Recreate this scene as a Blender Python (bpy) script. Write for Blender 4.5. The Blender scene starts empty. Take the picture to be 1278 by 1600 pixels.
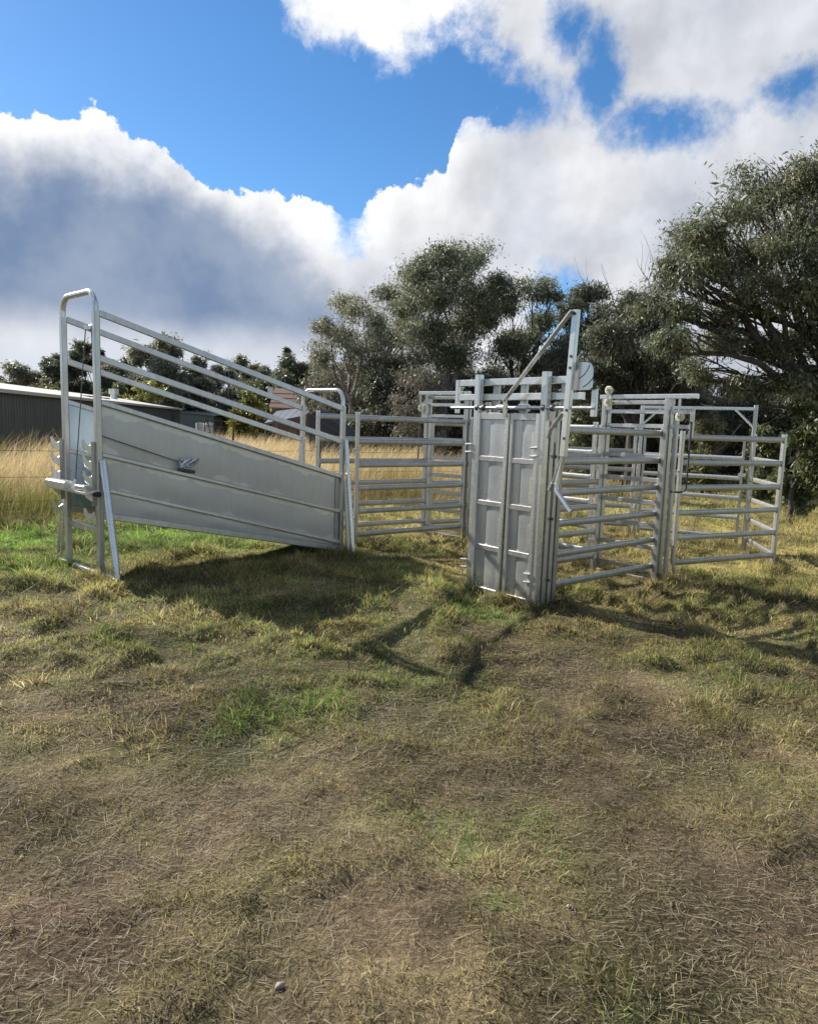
import bpy, math, random
import numpy as np
from mathutils import Vector

S = bpy.context.scene
C = S.collection
R = math.radians
rng = np.random.default_rng(7)
random.seed(7)

# ------------------------------------------------------------------ camera
CAM_H = 1.7315
F_PX, W_PX = 1101.94, 1278.0
cam_d = bpy.data.cameras.new("camera")
cam = bpy.data.objects.new("camera", cam_d)
C.objects.link(cam)
cam_d.sensor_fit = 'HORIZONTAL'
cam_d.sensor_width = 36.0
cam_d.lens = 36.0 * F_PX / W_PX
cam_d.clip_start = 0.05
cam_d.clip_end = 3000
cam.location = (0, 0, CAM_H)
from mathutils import Matrix
cam.rotation_euler = (Matrix.Rotation(R(90 - 7.014), 3, 'X') @ Matrix.Rotation(R(1.880), 3, 'Z')).to_euler()
S.camera = cam
S.render.resolution_x, S.render.resolution_y = 817, 1024

# ------------------------------------------------------------------ light and exposure
SUN_EL = 32.0
SHADOW_DIR = R(-36.0)                    # direction in which shadows fall on the ground
to_sun = Vector((-math.cos(SHADOW_DIR) * math.cos(R(SUN_EL)), -math.sin(SHADOW_DIR) * math.cos(R(SUN_EL)), math.sin(R(SUN_EL))))
sun_d = bpy.data.lights.new("sun", 'SUN')
sun_d.energy = 5.0
sun_d.angle = R(0.53)
sun_d.color = (1.0, 0.945, 0.86)
sun = bpy.data.objects.new("sun", sun_d)
C.objects.link(sun)
sun.rotation_euler = to_sun.to_track_quat('Z', 'Y').to_euler()
SKY_STRENGTH = 0.075
CLOUD_STRENGTH = 0.56
S.view_settings.view_transform = 'Standard'
S.view_settings.look = 'None'
S.view_settings.exposure = 1.03
S.view_settings.gamma = 1.0
S.view_settings.use_curve_mapping = False
S.cycles.max_bounces = 6
S.cycles.transparent_max_bounces = 8
S.cycles.use_denoising = True
S.cycles.denoising_prefilter = 'ACCURATE'
S.cycles.sample_clamp_indirect = 3.0

# ------------------------------------------------------------------ node helper
class NT:
    def __init__(s, tree):
        s.t = tree; s.n = tree.nodes; s.l = tree.links
    def new(s, typ, **kw):
        n = s.n.new(typ)
        for k, v in kw.items():
            setattr(n, k, v)
        return n
    def set(s, sock, v):
        if isinstance(v, bpy.types.NodeSocket):
            s.l.new(v, sock)
        elif v is not None:
            sock.default_value = v
    def math(s, op, a, b=None, c=None, clamp=False):
        n = s.new('ShaderNodeMath', operation=op); n.use_clamp = clamp
        s.set(n.inputs[0], a); s.set(n.inputs[1], b)
        if c is not None: s.set(n.inputs[2], c)
        return n.outputs[0]
    def smooth(s, x, lo, hi, a=0.0, b=1.0):
        n = s.new('ShaderNodeMapRange', interpolation_type='SMOOTHSTEP')
        s.set(n.inputs[0], x); s.set(n.inputs[1], lo); s.set(n.inputs[2], hi); s.set(n.inputs[3], a); s.set(n.inputs[4], b)
        return n.outputs[0]
    def lin(s, x, lo, hi, a=0.0, b=1.0):
        n = s.new('ShaderNodeMapRange')
        s.set(n.inputs[0], x); s.set(n.inputs[1], lo); s.set(n.inputs[2], hi); s.set(n.inputs[3], a); s.set(n.inputs[4], b)
        return n.outputs[0]
    def noise(s, vec, scale, detail=4, rough=0.5, lac=2.0, dist=0.0):
        n = s.new('ShaderNodeTexNoise')
        s.set(n.inputs['Vector'], vec); n.inputs['Scale'].default_value = scale
        n.inputs['Detail'].default_value = detail; n.inputs['Roughness'].default_value = rough
        n.inputs['Lacunarity'].default_value = lac; n.inputs['Distortion'].default_value = dist
        return n.outputs[0]
    def mixc(s, fac, a, b, mode='MIX'):
        n = s.new('ShaderNodeMix', data_type='RGBA', blend_type=mode)
        s.set(n.inputs[0], fac)
        s.set(n.inputs[6], a if isinstance(a, bpy.types.NodeSocket) else (*a[:3], 1))
        s.set(n.inputs[7], b if isinstance(b, bpy.types.NodeSocket) else (*b[:3], 1))
        return n.outputs[2]

# ------------------------------------------------------------------ sky (world): clear sky with cumulus
world = bpy.data.worlds.new("World")
S.world = world
world.use_nodes = True
nt = NT(world.node_tree)
nt.n.clear()
out = nt.new('ShaderNodeOutputWorld')
sky = nt.new('ShaderNodeTexSky', sky_type='NISHITA')
sky.sun_disc = False
sky.sun_elevation = R(SUN_EL)
sky.sun_rotation = math.atan2(to_sun.x, to_sun.y)
sky.altitude = 900
sky.air_density = 1.0
sky.dust_density = 0.25
sky.ozone_density = 3.0
tc = nt.new('ShaderNodeTexCoord')
sep = nt.new('ShaderNodeSeparateXYZ')
nt.l.new(tc.outputs['Generated'], sep.inputs[0])
az = nt.math('ARCTAN2', sep.outputs[0], sep.outputs[1])
el = nt.math('ARCSINE', sep.outputs[2])
D = tc.outputs['Generated']

def curve(xs, pts, x0, x1, y0, y1):
    n = nt.new('ShaderNodeFloatCurve')
    t = nt.lin(xs, x0, x1)
    cm = n.mapping; cv = cm.curves[0]
    pp = [((x - x0) / (x1 - x0), (y - y0) / (y1 - y0)) for x, y in pts]
    cv.points[0].location = pp[0]; cv.points[1].location = pp[-1]
    for p in pp[1:-1]:
        cv.points.new(*p)
    for p in cv.points: p.handle_type = 'AUTO'
    cm.update()
    nt.l.new(t, n.inputs['Value'])
    return nt.lin(n.outputs[0], 0, 1, y0, y1)
# top edge of the lower cloud bank, in degrees of azimuth and elevation
LOW = [(-36, 19.34), (-30.9, 19.34), (-29.43, 19.73), (-27.15, 20.12), (-23.97, 20.27), (-21.48, 19.54), (-19.77, 18.62), (-17.11, 17.64), (-13.89, 16.95), (-11.05, 16.7), (-8.63, 16.46), (-6.66, 15.89), (-5.43, 15.87), (-4.46, 16.45), (-2.75, 17.31), (-0.3, 18.17), (1.67, 18.39), (2.64, 21.01), (4.2, 22.1), (6.85, 22.48), (9.12, 24.26), (10.31, 27.46), (13, 44), (18, 49), (40, 49)]
UP = [(-36, 59), (-13.5, 34.2), (-11.2, 30.24), (-10.33, 27.66), (-8.8, 26.22), (-5.91, 25.53), (-2.99, 24.76), (-1.07, 25.58), (1.82, 26.01), (4.75, 25.47), (6.71, 24.7), (8.8, 21.97), (10.88, 19.09), (20, 0), (40, -4)]
HOLES = [(10.8, 27.09, 1.14, 1.14), (13.06, 24.63, 1.35, 2.18), (18.03, 21.46, 2.6, 0.88), (26.36, 22.7, 1.25, 0.78), (11.13, 8.89, 2.08, 2.6), (-5.51, 14.98, 0.57, 1.35), (1.41, 24.33, 3.12, 2.08), (6.78, 23.56, 3.22, 1.14)]
DARKTOP = [(-36, 17.35), (-30.96, 17.72), (-29.49, 17.91), (-25.62, 18.74), (-21.49, 18.77), (-18.9, 17.82), (-15.75, 16.34), (-12.46, 14.42), (-9.55, 12.58), (-7.06, 10.79), (-5.52, 8.73), (-4.42, 5.12), (-0.08, -2.86), (8, -4.5), (40, -4.9)]

d2r = lambda pts: [(R(a), R(b)) for a, b in pts]
lowtop = curve(az, d2r(LOW), R(-36), R(40), R(-5), R(50))
uplow = curve(az, d2r(UP), R(-36), R(40), R(-5), R(60))
n_big = nt.math('SUBTRACT', nt.noise(D, 5.0, 6, 0.55), 0.5)
n_bil = nt.math('SUBTRACT', nt.noise(D, 17.0, 9, 0.62), 0.5)
n_rag = nt.math('SUBTRACT', nt.noise(D, 9.0, 11, 0.64, dist=0.12), 0.5)
edge1 = nt.math('SUBTRACT', lowtop, el)
right_w = nt.smooth(az, R(2), R(12))
f1 = nt.math('ADD', edge1, nt.math('MULTIPLY', n_bil, nt.lin(right_w, 0, 1, 0.075, 0.10)))
f1 = nt.math('ADD', f1, nt.math('MULTIPLY', n_rag, nt.lin(right_w, 0, 1, 0.02, 0.10)))
f2 = nt.math('ADD', nt.math('SUBTRACT', el, uplow), nt.math('MULTIPLY', n_rag, 0.24))
f2 = nt.math('ADD', f2, nt.math('MULTIPLY', n_bil, 0.05))
n_fin = nt.math('SUBTRACT', nt.noise(D, 48.0, 7, 0.62), 0.5)
f1 = nt.math('ADD', f1, nt.math('MULTIPLY', n_fin, nt.lin(right_w, 0, 1, 0.034, 0.02)))
def hole(ca, ce, ra, re):
    u = nt.math('DIVIDE', nt.math('SUBTRACT', az, R(ca)), R(ra))
    v = nt.math('DIVIDE', nt.math('SUBTRACT', el, R(ce)), R(re))
    r = nt.math('SQRT', nt.math('ADD', nt.math('MULTIPLY', u, u), nt.math('MULTIPLY', v, v)))
    return nt.math('MULTIPLY', nt.math('SUBTRACT', r, 1.0), R(min(ra, re)))
soft1 = nt.lin(right_w, 0, 1, 0.0045, 0.04)
m1 = nt.smooth(f1, -0.001, soft1)
f2 = nt.math('ADD', f2, nt.math('MULTIPLY', n_fin, 0.03))
m2 = nt.smooth(f2, -0.012, 0.05)
m = nt.math('MAXIMUM', m1, m2)
for (ca, ce, ra, re) in HOLES:
    h = nt.math('ADD', hole(ca, ce, ra, re), nt.math('MULTIPLY', n_rag, 0.085))
    h = nt.math('ADD', h, nt.math('MULTIPLY', n_fin, 0.035))
    m = nt.math('MINIMUM', m, nt.smooth(h, -0.010, 0.025))
# away from the view the same broken cloud goes on
away = nt.smooth(nt.math('ABSOLUTE', az), R(42), R(75))
n_gen = nt.math('ADD', nt.noise(D, 2.2, 8, 0.6), nt.math('MULTIPLY', n_rag, 0.10))
m_gen = nt.smooth(n_gen, 0.47, 0.60)
m = nt.math('ADD', nt.math('MULTIPLY', m, nt.math('SUBTRACT', 1.0, away)), nt.math('MULTIPLY', m_gen, away), clamp=True)
zen = nt.smooth(el, R(38), R(60))
m = nt.math('ADD', nt.math('MULTIPLY', m, nt.math('SUBTRACT', 1.0, zen)), nt.math('MULTIPLY', m_gen, zen), clamp=True)
# cloud tone: thin edges bright, thick body of the left-hand cumulus grey blue
dtop = curve(az, d2r(DARKTOP), R(-36), R(40), R(-5), R(50))
deep = nt.math('ADD', nt.math('SUBTRACT', dtop, el), nt.math('MULTIPLY', n_big, 0.17))
deep = nt.math('ADD', deep, nt.math('MULTIPLY', n_bil, 0.075))
low_l = nt.smooth(nt.math('ADD', el, nt.math('MULTIPLY', n_big, 0.035)), R(4.6), R(8.2), 0.06, 1.0)
deep = nt.math('SUBTRACT', deep, nt.math('MULTIPLY', n_fin, 0.03))
dark = nt.math('MULTIPLY', nt.math('POWER', nt.smooth(deep, -0.03, 0.06), 0.9), low_l)
soft = nt.smooth(nt.math('ADD', nt.noise(D, 6.5, 5, 0.5), nt.math('MULTIPLY', n_bil, 0.15)), 0.36, 0.66)
rightgrey = nt.smooth(az, R(8), R(28), 0.0, 0.35)
c_white = nt.mixc(nt.math('ADD', nt.math('MULTIPLY', soft, 0.62), rightgrey, clamp=True), (0.73, 0.74, 0.77), (0.42, 0.46, 0.54))
off = nt.new('ShaderNodeVectorMath', operation='ADD'); nt.l.new(D, off.inputs[0]); off.inputs[1].default_value = tuple(to_sun * 0.022)
lit = nt.math('SUBTRACT', nt.noise(D, 7.5, 6, 0.52), nt.noise(off.outputs[0], 7.5, 6, 0.52))
relief = nt.math('ADD', nt.math('MULTIPLY', lit, 1.05), nt.math('MULTIPLY', n_bil, 0.12))
rim = nt.math('MULTIPLY', nt.smooth(edge1, 0.0, 0.10, 1.0, 0.0), nt.smooth(az, R(2), R(8), 1.0, 0.0))
c_white = nt.mixc(nt.math('MULTIPLY', rim, 0.8), c_white, (0.95, 0.955, 0.96))
shade = nt.new('ShaderNodeVectorMath', operation='SCALE'); nt.l.new(c_white, shade.inputs[0])
nt.l.new(nt.math('MAXIMUM', nt.math('ADD', relief, 1.0), 0.55), shade.inputs['Scale'])
c_white = nt.mixc(1.0, shade.outputs[0], (1, 1, 1), 'DARKEN')
c_white = nt.mixc(nt.math('MULTIPLY', nt.smooth(el, R(2.5), R(8.0), 0.75, 0.0), nt.smooth(az, R(-8), R(0), 1.0, 0.0)), c_white, (0.68, 0.73, 0.80))
c_dark = nt.mixc(nt.smooth(nt.math('ADD', nt.noise(D, 4.0, 6, 0.55), nt.math('MULTIPLY', lit, 0.5)), 0.35, 0.68), (0.165, 0.24, 0.385), (0.31, 0.375, 0.49))
c_cl = nt.mixc(dark, c_white, c_dark)
bg_s = nt.new('ShaderNodeBackground')
hs = nt.new('ShaderNodeHueSaturation')
hs.inputs['Saturation'].default_value = 1.22
nt.l.new(sky.outputs[0], hs.inputs['Color'])
nt.l.new(hs.outputs[0], bg_s.inputs[0]); bg_s.inputs[1].default_value = SKY_STRENGTH
bg_c = nt.new('ShaderNodeBackground')
nt.l.new(c_cl, bg_c.inputs[0]); bg_c.inputs[1].default_value = CLOUD_STRENGTH
mx = nt.new('ShaderNodeMixShader')
nt.l.new(m, mx.inputs[0]); nt.l.new(bg_s.outputs[0], mx.inputs[1]); nt.l.new(bg_c.outputs[0], mx.inputs[2])
nt.l.new(mx.outputs[0], out.inputs[0])

# ------------------------------------------------------------------ numpy noise and ground height
def vnoise(x, y, seed=0):
    xi = np.floor(x).astype(np.int64); yi = np.floor(y).astype(np.int64)
    xf = x - xi; yf = y - yi
    u = xf * xf * xf * (xf * (xf * 6 - 15) + 10); v = yf * yf * yf * (yf * (yf * 6 - 15) + 10)
    def h(a, b):
        n = (a * 374761393 + b * 668265263 + seed * 1442695041) & 0xffffffff
        n = ((n ^ (n >> 13)) * 1274126177) & 0xffffffff
        n = (n ^ (n >> 16)) & 0xffffffff
        return n / 4294967295.0
    a = h(xi, yi); b = h(xi + 1, yi); c = h(xi, yi + 1); d = h(xi + 1, yi + 1)
    return (a * (1 - u) + b * u) * (1 - v) + (c * (1 - u) + d * u) * v
def fbm(x, y, f, oct=4, seed=0, gain=0.5):
    s = 0; a = 1; t = 0
    for i in range(oct):
        s = s + a * vnoise(x * f, y * f, seed + i * 17); t += a; a *= gain; f *= 2.03
    return s / t
def sstep(a, b, x):
    t = np.clip((x - a) / (b - a), 0, 1); return t * t * (3 - 2 * t)
def tilt(x, y):
    g = 0.06 - 0.15 * sstep(-1.5, 5.0, x)
    return g * sstep(4.5, 7.0, y) * (1 - 0.9 * sstep(25, 60, y))
def gh(x, y):
    x = np.asarray(x, float); y = np.asarray(y, float)
    r = np.hypot(x, y)
    near = 1 - sstep(12, 40, r)
    h = tilt(x, y)
    h = h + (fbm(x, y, 0.9, 2, 3) - 0.5) * 0.07 * near
    bump = np.clip(fbm(x, y, 3.1, 3, 11) - 0.47, 0, 1)
    fore = .42 + .58 * sstep(3.6, 5.6, r)
    h = h + bump * 0.21 * near * fore
    h = h + (fbm(x, y, 11.0, 3, 23) - 0.5) * 0.030 * near
    h = h + (fbm(x, y, 0.06, 3, 5) - 0.5) * 1.0 * sstep(25, 120, r)
    return h
FENCE_A = np.array([-5.8, 10.55]); FENCE_U = np.array([math.cos(R(38.3)), math.sin(R(38.3))]); FENCE_N = np.array([-FENCE_U[1], FENCE_U[0]])
def fence_d(x, y):                       # distance beyond the paddock fence line (positive = paddock)
    return (x - FENCE_A[0]) * FENCE_N[0] + (y - FENCE_A[1]) * FENCE_N[1]
GREEN = [(-3.6, 9.6, 1.4, 1.0), (-2.7, 10.3, 1.6, 1.0), (-4.9, 9.2, 1.3, .9), (-4.1, 7.6, .9, .7), (-0.86, 3.97, .36, .75), (-0.55, 4.12, .32, .7), (0.34, 2.63, .17, .95),
         (0.72, 1.96, .16, .7), (0.71, 6.5, .35, .8), (-1.99, 5.03, .5, .55), (-4.0, 8.1, .8, .5), (0.1, 4.6, .4, .5), (0.1, 2.75, .25, .3), (-.05, 7.4, .5, .3)]
BARE = [(-2.05, 4.01, .28, .8), (-1.35, 2.1, .55, 1.0), (1.6, 2.3, .55, 1.0), (1.3, 2.5, .45, .8), (-.1, 3.2, .5, .35), (.9, 3.4, .5, .35), (-.8, 2.6, .5, .45), (-.3, 1.9, .4, .45)]
def zones(x, y):
    wx = x + (fbm(x, y, 2.3, 3, 71) - .5) * .9; wy = y + (fbm(x, y, 2.3, 3, 72) - .5) * .9
    g = np.clip((fbm(x, y, 0.8, 4, 31) - 0.54) * 2.5, 0, .30)
    for (cx, cy, r, k) in GREEN:
        g = np.maximum(g, k * np.exp(-((wx - cx) ** 2 + (wy - cy) ** 2) / (r * r)))
    b = np.clip((fbm(x, y, 1.3, 4, 41) - 0.56) * 4.0, 0, .6)
    for (cx, cy, r, k) in BARE:
        b = np.maximum(b, k * np.exp(-((wx - cx) ** 2 + (wy - cy) ** 2) / (r * r)))
    b = b * (1 - sstep(4.5, 7.5, np.hypot(x, y)) * .75)
    return np.clip(g, 0, 1), np.clip(b - g * .6, 0, 1)

def patch(x, y):                         # uneven tone of turf: worn, dead and fresh spots
    a = fbm(x, y, 2.1, 4, 201, .6); b = fbm(x, y, 6.5, 3, 211, .6)
    return np.clip(.62 + 1.55 * (a - .28) * (.45 + 1.1 * b) , .5, 1.55)
# ------------------------------------------------------------------ materials
def principled(name):
    mt = bpy.data.materials.new(name); mt.use_nodes = True
    n = NT(mt.node_tree); b = n.n['Principled BSDF']
    return mt, n, b
def mat_galv(name, base, rough, metal, streak=0.16, spangle=18.0, white=0.0, edge=False):
    mt, n, b = principled(name)
    tcn = n.new('ShaderNodeTexCoord'); geo = n.new('ShaderNodeNewGeometry'); oi = n.new('ShaderNodeObjectInfo')
    pos = geo.outputs['Position']
    a = n.noise(pos, spangle, 3, 0.6)
    mp = n.new('ShaderNodeMapping'); mp.inputs['Scale'].default_value = (7, 7, 0.9)
    n.l.new(pos, mp.inputs[0])
    c = n.noise(mp.outputs[0], 3.0, 5, 0.65)
    d = n.noise(pos, 2.2, 5, 0.6)
    v = n.math('ADD', n.math('MULTIPLY', n.math('SUBTRACT', a, 0.5), streak), n.math('MULTIPLY', n.math('SUBTRACT', c, 0.5), streak * 1.6))
    v = n.math('ADD', v, n.math('MULTIPLY', n.math('SUBTRACT', oi.outputs['Random'], 0.5), 0.09))
    v = n.math('ADD', v, 1.0)
    col = n.new('ShaderNodeVectorMath', operation='SCALE')
    col.inputs[0].default_value = base; n.l.new(v, col.inputs['Scale'])
    oxide = n.smooth(d, 0.52, 0.70, 0.0, 0.35 + white)
    cc = n.mixc(oxide, col.outputs[0], (0.60, 0.61, 0.59))
    if edge:
        at = n.new('ShaderNodeAttribute'); at.attribute_name = 'edge'
        pt = n.math('ADD', at.outputs['Fac'], n.math('MULTIPLY', n.noise(pos, 4.5, 4, 0.6), 1.7))
        cc = n.mixc(n.smooth(pt, 1.50, 1.72, 0.0, 0.8), col.outputs[0], (0.66, 0.645, 0.58))
    rust = n.smooth(n.noise(pos, 9.0, 6, 0.7), 0.66, 0.78, 0.0, 0.30)
    cc = n.mixc(rust, cc, (0.30, 0.27, 0.21))
    zz = n.new('ShaderNodeSeparateXYZ'); n.l.new(pos, zz.inputs[0])
    mud = n.smooth(n.math('ADD', zz.outputs[2], n.math('MULTIPLY', n.noise(pos, 14.0, 5, 0.7), 0.5)), 0.22, 0.52, 0.55, 0.0)
    cc = n.mixc(mud, cc, (0.20, 0.165, 0.115))
    n.l.new(cc, b.inputs['Base Color'])
    b.inputs['Metallic'].default_value = metal
    n.l.new(n.math('ADD', n.math('MULTIPLY', a, 0.18), rough - .09), b.inputs['Roughness'])
    return mt
M = {}
M['galv'] = mat_galv('galvanised_tube', (0.49, 0.48, 0.46), 0.32, 0.70, 0.36)
M['galv_dull'] = mat_galv('galvanised_rail', (0.35, 0.345, 0.325), 0.37, 0.65, 0.36)
M['galv_bright'] = mat_galv('galvanised_bright', (0.61, 0.61, 0.605), 0.26, 0.72, 0.2)
M['sheet'] = mat_galv('galvanised_sheet', (0.48, 0.48, 0.455), 0.36, 0.42, 0.16, 3.5, 0.0, True)
M['sheet_sky_tint'] = mat_galv('galvanised_sky_tint_sheet', (0.44, 0.55, 0.64), 0.28, 0.6, 0.14, 4.0)  # far ramp sheets: blue sky reflection painted into the base colour
M['door_sheet'] = mat_galv('galvanised_door_sheet', (0.50, 0.51, 0.515), 0.29, 0.7, 0.2, 5.0)
def flat(name, col, rough=0.6, metal=0.0, var=0.15, scale=12.0, spec=0.5):
    mt, n, b = principled(name)
    geo = n.new('ShaderNodeNewGeometry'); oi = n.new('ShaderNodeObjectInfo')
    a = n.noise(geo.outputs['Position'], scale, 5, 0.6)
    v = n.math('ADD', n.math('MULTIPLY', n.math('SUBTRACT', a, 0.5), var * 2), 1.0)
    v = n.math('ADD', v, n.math('MULTIPLY', n.math('SUBTRACT', oi.outputs['Random'], 0.5), var * .6))
    sc = n.new('ShaderNodeVectorMath', operation='SCALE'); sc.inputs[0].default_value = col; n.l.new(v, sc.inputs['Scale'])
    n.l.new(sc.outputs[0], b.inputs['Base Color'])
    b.inputs['Roughness'].default_value = rough; b.inputs['Metallic'].default_value = metal
    b.inputs['Specular IOR Level'].default_value = spec
    return mt
M['cream'] = flat('cream_nylon', (0.62, 0.58, 0.34), 0.45, var=.06)
M['dark_steel'] = flat('dark_steel', (0.06, 0.06, 0.065), 0.5, 0.4)
M['black_rubber'] = flat('black_rubber', (0.02, 0.02, 0.02), 0.7)
M['rubber_strip'] = flat('worn_belt_strip', (0.25, 0.22, 0.13), 0.8, var=.35, scale=30)
M['cable'] = flat('wire_rope', (0.10, 0.10, 0.105), 0.5, 0.5)
M['rust'] = flat('rusted_steel', (0.11, 0.055, 0.035), 0.85, var=.3)
M['wire'] = flat('fence_wire', (0.12, 0.10, 0.085), 0.6, 0.4)
M['shed_green'] = flat('dark_green_steel', (0.066, 0.084, 0.082), 0.5, var=.10, scale=2)
M['shed_roof'] = flat('cream_steel_roof', (0.47, 0.455, 0.41), 0.6, var=.06, scale=3)
M['shed_grey'] = flat('grey_green_steel', (0.14, 0.165, 0.155), 0.55, var=.12, scale=3)
M['window_dark'] = flat('dark_glass', (0.02, 0.022, 0.025), 0.12)
M['white_paint'] = flat('white_paint', (0.72, 0.71, 0.68), 0.5, var=.08)
M['brown_roof'] = flat('brown_tile', (0.22, 0.135, 0.095), 0.8, var=.2, scale=6)
M['brick'] = flat('brown_brick', (0.20, 0.115, 0.08), 0.85, var=.25, scale=8)
M['slate'] = flat('dark_grey_sheet', (0.085, 0.09, 0.105), 0.5, var=.15)
M['canvas_dark'] = flat('dark_canvas', (0.05, 0.052, 0.058), 0.9, var=.2)
M['timber'] = flat('grey_timber', (0.20, 0.17, 0.14), 0.9, var=.3, scale=20)
M['stone'] = flat('pale_stone', (0.26, 0.235, 0.19), 0.9, var=.15, scale=40)
M['yellow_bin'] = flat('yellow_green_plastic', (0.32, 0.36, 0.06), 0.5)

def attr_mat(name, rough, transl=0.0, spec=0.4, tint=(1, 1, 1)):
    mt, n, b = principled(name)
    at = n.new('ShaderNodeAttribute'); at.attribute_name = 'Col'
    c = n.mixc(1.0, at.outputs['Color'], tint, 'MULTIPLY')
    n.l.new(c, b.inputs['Base Color'])
    b.inputs['Roughness'].default_value = rough
    b.inputs['Specular IOR Level'].default_value = spec
    if transl > 0:
        o = n.n['Material Output']
        tr = n.new('ShaderNodeBsdfTranslucent'); n.l.new(c, tr.inputs[0])
        ms = n.new('ShaderNodeMixShader'); ms.inputs[0].default_value = transl
        n.l.new(b.outputs[0], ms.inputs[1]); n.l.new(tr.outputs[0], ms.inputs[2]); n.l.new(ms.outputs[0], o.inputs[0])
    return mt
M['leaf'] = attr_mat('gum_leaf', 0.45, 0.40, 0.45)
M['grass'] = attr_mat('grass_blade', 0.6, 0.50, 0.3)
def mat_bark(name, c1, c2):
    mt, n, b = principled(name)
    geo = n.new('ShaderNodeNewGeometry')
    mp = n.new('ShaderNodeMapping'); mp.inputs['Scale'].default_value = (3, 3, .7); n.l.new(geo.outputs['Position'], mp.inputs[0])
    a = n.noise(mp.outputs[0], 4.0, 6, 0.65)
    c = n.mixc(n.smooth(a, 0.35, 0.65), c1, c2)
    n.l.new(c, b.inputs['Base Color']); b.inputs['Roughness'].default_value = 0.85
    bp = n.new('ShaderNodeBump'); bp.inputs['Distance'].default_value = 0.03; n.l.new(a, bp.inputs['Height']); n.l.new(bp.outputs[0], b.inputs['Normal'])
    return mt
M['bark_dark'] = mat_bark('dark_bark', (0.022, 0.019, 0.017), (0.062, 0.054, 0.048))
M['bark_pale'] = mat_bark('pale_gum_bark', (0.10, 0.088, 0.075), (0.34, 0.315, 0.285))
M['bark_dead'] = mat_bark('dead_bark', (0.08, 0.072, 0.066), (0.20, 0.185, 0.17))

def mat_ground():
    mt, n, b = principled('paddock_ground')
    at = n.new('ShaderNodeAttribute'); at.attribute_name = 'Col'
    geo = n.new('ShaderNodeNewGeometry'); P = geo.outputs['Position']
    fine = n.noise(P, 55.0, 6, 0.7); mid = n.noise(P, 9.0, 5, 0.65)
    v = n.math('ADD', n.math('MULTIPLY', n.math('SUBTRACT', fine, 0.5), 2.9), n.math('MULTIPLY', n.math('SUBTRACT', mid, 0.5), 1.2))
    v = n.math('MAXIMUM', n.math('ADD', v, 1.0), 0.25)
    sc = n.new('ShaderNodeVectorMath', operation='SCALE'); n.l.new(at.outputs['Color'], sc.inputs[0]); n.l.new(v, sc.inputs['Scale'])
    # fine straw litter: thin pale streaks in several directions
    col = sc.outputs[0]
    for i, (ang, sx, sy, th) in enumerate([(0.4, 14, 170, 0.63), (1.5, 12, 150, 0.64), (2.5, 15, 180, 0.63), (3.2, 10, 130, .65)]):
        mp = n.new('ShaderNodeMapping'); mp.inputs['Rotation'].default_value = (0, 0, ang); mp.inputs['Scale'].default_value = (sx, sy, 1); mp.inputs['Location'].default_value = (i * 3.7, i * 1.3, 0)
        wn = n.new('ShaderNodeVectorMath', operation='ADD')
        n.l.new(P, mp.inputs[0])
        s_ = n.smooth(n.noise(mp.outputs[0], 1.0, 2, 0.5, dist=.6), th, th + 0.06, 0.0, 0.75)
        col = n.mixc(s_, col, (0.34, 0.28, 0.19))
    n.l.new(col, b.inputs['Base Color']); b.inputs['Roughness'].default_value = 0.95; b.inputs['Specular IOR Level'].default_value = 0.15
    bp = n.new('ShaderNodeBump'); bp.inputs['Strength'].default_value = 1.0; bp.inputs['Distance'].default_value = 0.05
    n.l.new(n.math('ADD', fine, mid), bp.inputs['Height']); n.l.new(bp.outputs[0], b.inputs['Normal'])
    return mt
M['ground'] = mat_ground()

# ------------------------------------------------------------------ mesh helpers
def link(o, parent=None):
    C.objects.link(o)
    if parent is not None: o.parent = parent
    return o
def tag(o, label=None, cat=None, group=None, kind=None):
    if label: o['label'] = label
    if cat: o['category'] = cat
    if group: o['group'] = group
    if kind: o['kind'] = kind
    return o
def empty(name, loc, rz, label, cat, group=None):
    o = bpy.data.objects.new(name, None); o.location = loc; o.rotation_euler = (0, 0, rz)
    o.empty_display_size = 0.2
    link(o)
    return tag(o, label, cat, group)
def mesh_from(name, v, f, mat=None, smooth=True, ang=35):
    me = bpy.data.meshes.new(name); me.from_pydata([tuple(p) for p in v], [], f); me.update()
    if mat: me.materials.append(mat)
    if smooth:
        me.polygons.foreach_set('use_smooth', [True] * len(me.polygons))
        me.set_sharp_from_angle(angle=R(ang))
    return me
def np_mesh(name, verts, tris, mat, cols=None, smooth=False):
    """big triangle soup: verts (N,3), tris (T,3), cols per vertex (N,3)"""
    me = bpy.data.meshes.new(name)
    nv, nf = len(verts), len(tris)
    me.vertices.add(nv); me.loops.add(nf * 3); me.polygons.add(nf)
    me.vertices.foreach_set('co', np.ascontiguousarray(verts, np.float32).ravel())
    me.loops.foreach_set('vertex_index', np.ascontiguousarray(tris, np.int32).ravel())
    me.polygons.foreach_set('loop_start', np.arange(0, nf * 3, 3, dtype=np.int32))
    if smooth: me.polygons.foreach_set('use_smooth', np.ones(nf, bool))
    me.update(calc_edges=True)
    if cols is not None:
        ca = me.color_attributes.new('Col', 'FLOAT_COLOR', 'POINT')
        cc = np.ones((nv, 4), np.float32); cc[:, :3] = cols
        ca.data.foreach_set('color', cc.ravel())
    me.materials.append(mat)
    return me
def sq(w, h, ch=None):
    c = ch if ch is not None else min(w, h) * .16
    a, b = w / 2, h / 2
    return [(-a + c, -b), (a - c, -b), (a, -b + c), (a, b - c), (a - c, b), (-a + c, b), (-a, b - c), (-a, -b + c)]
def circ(r, n=10):
    return [(r * math.cos(2 * math.pi * i / n), r * math.sin(2 * math.pi * i / n)) for i in range(n)]
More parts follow.
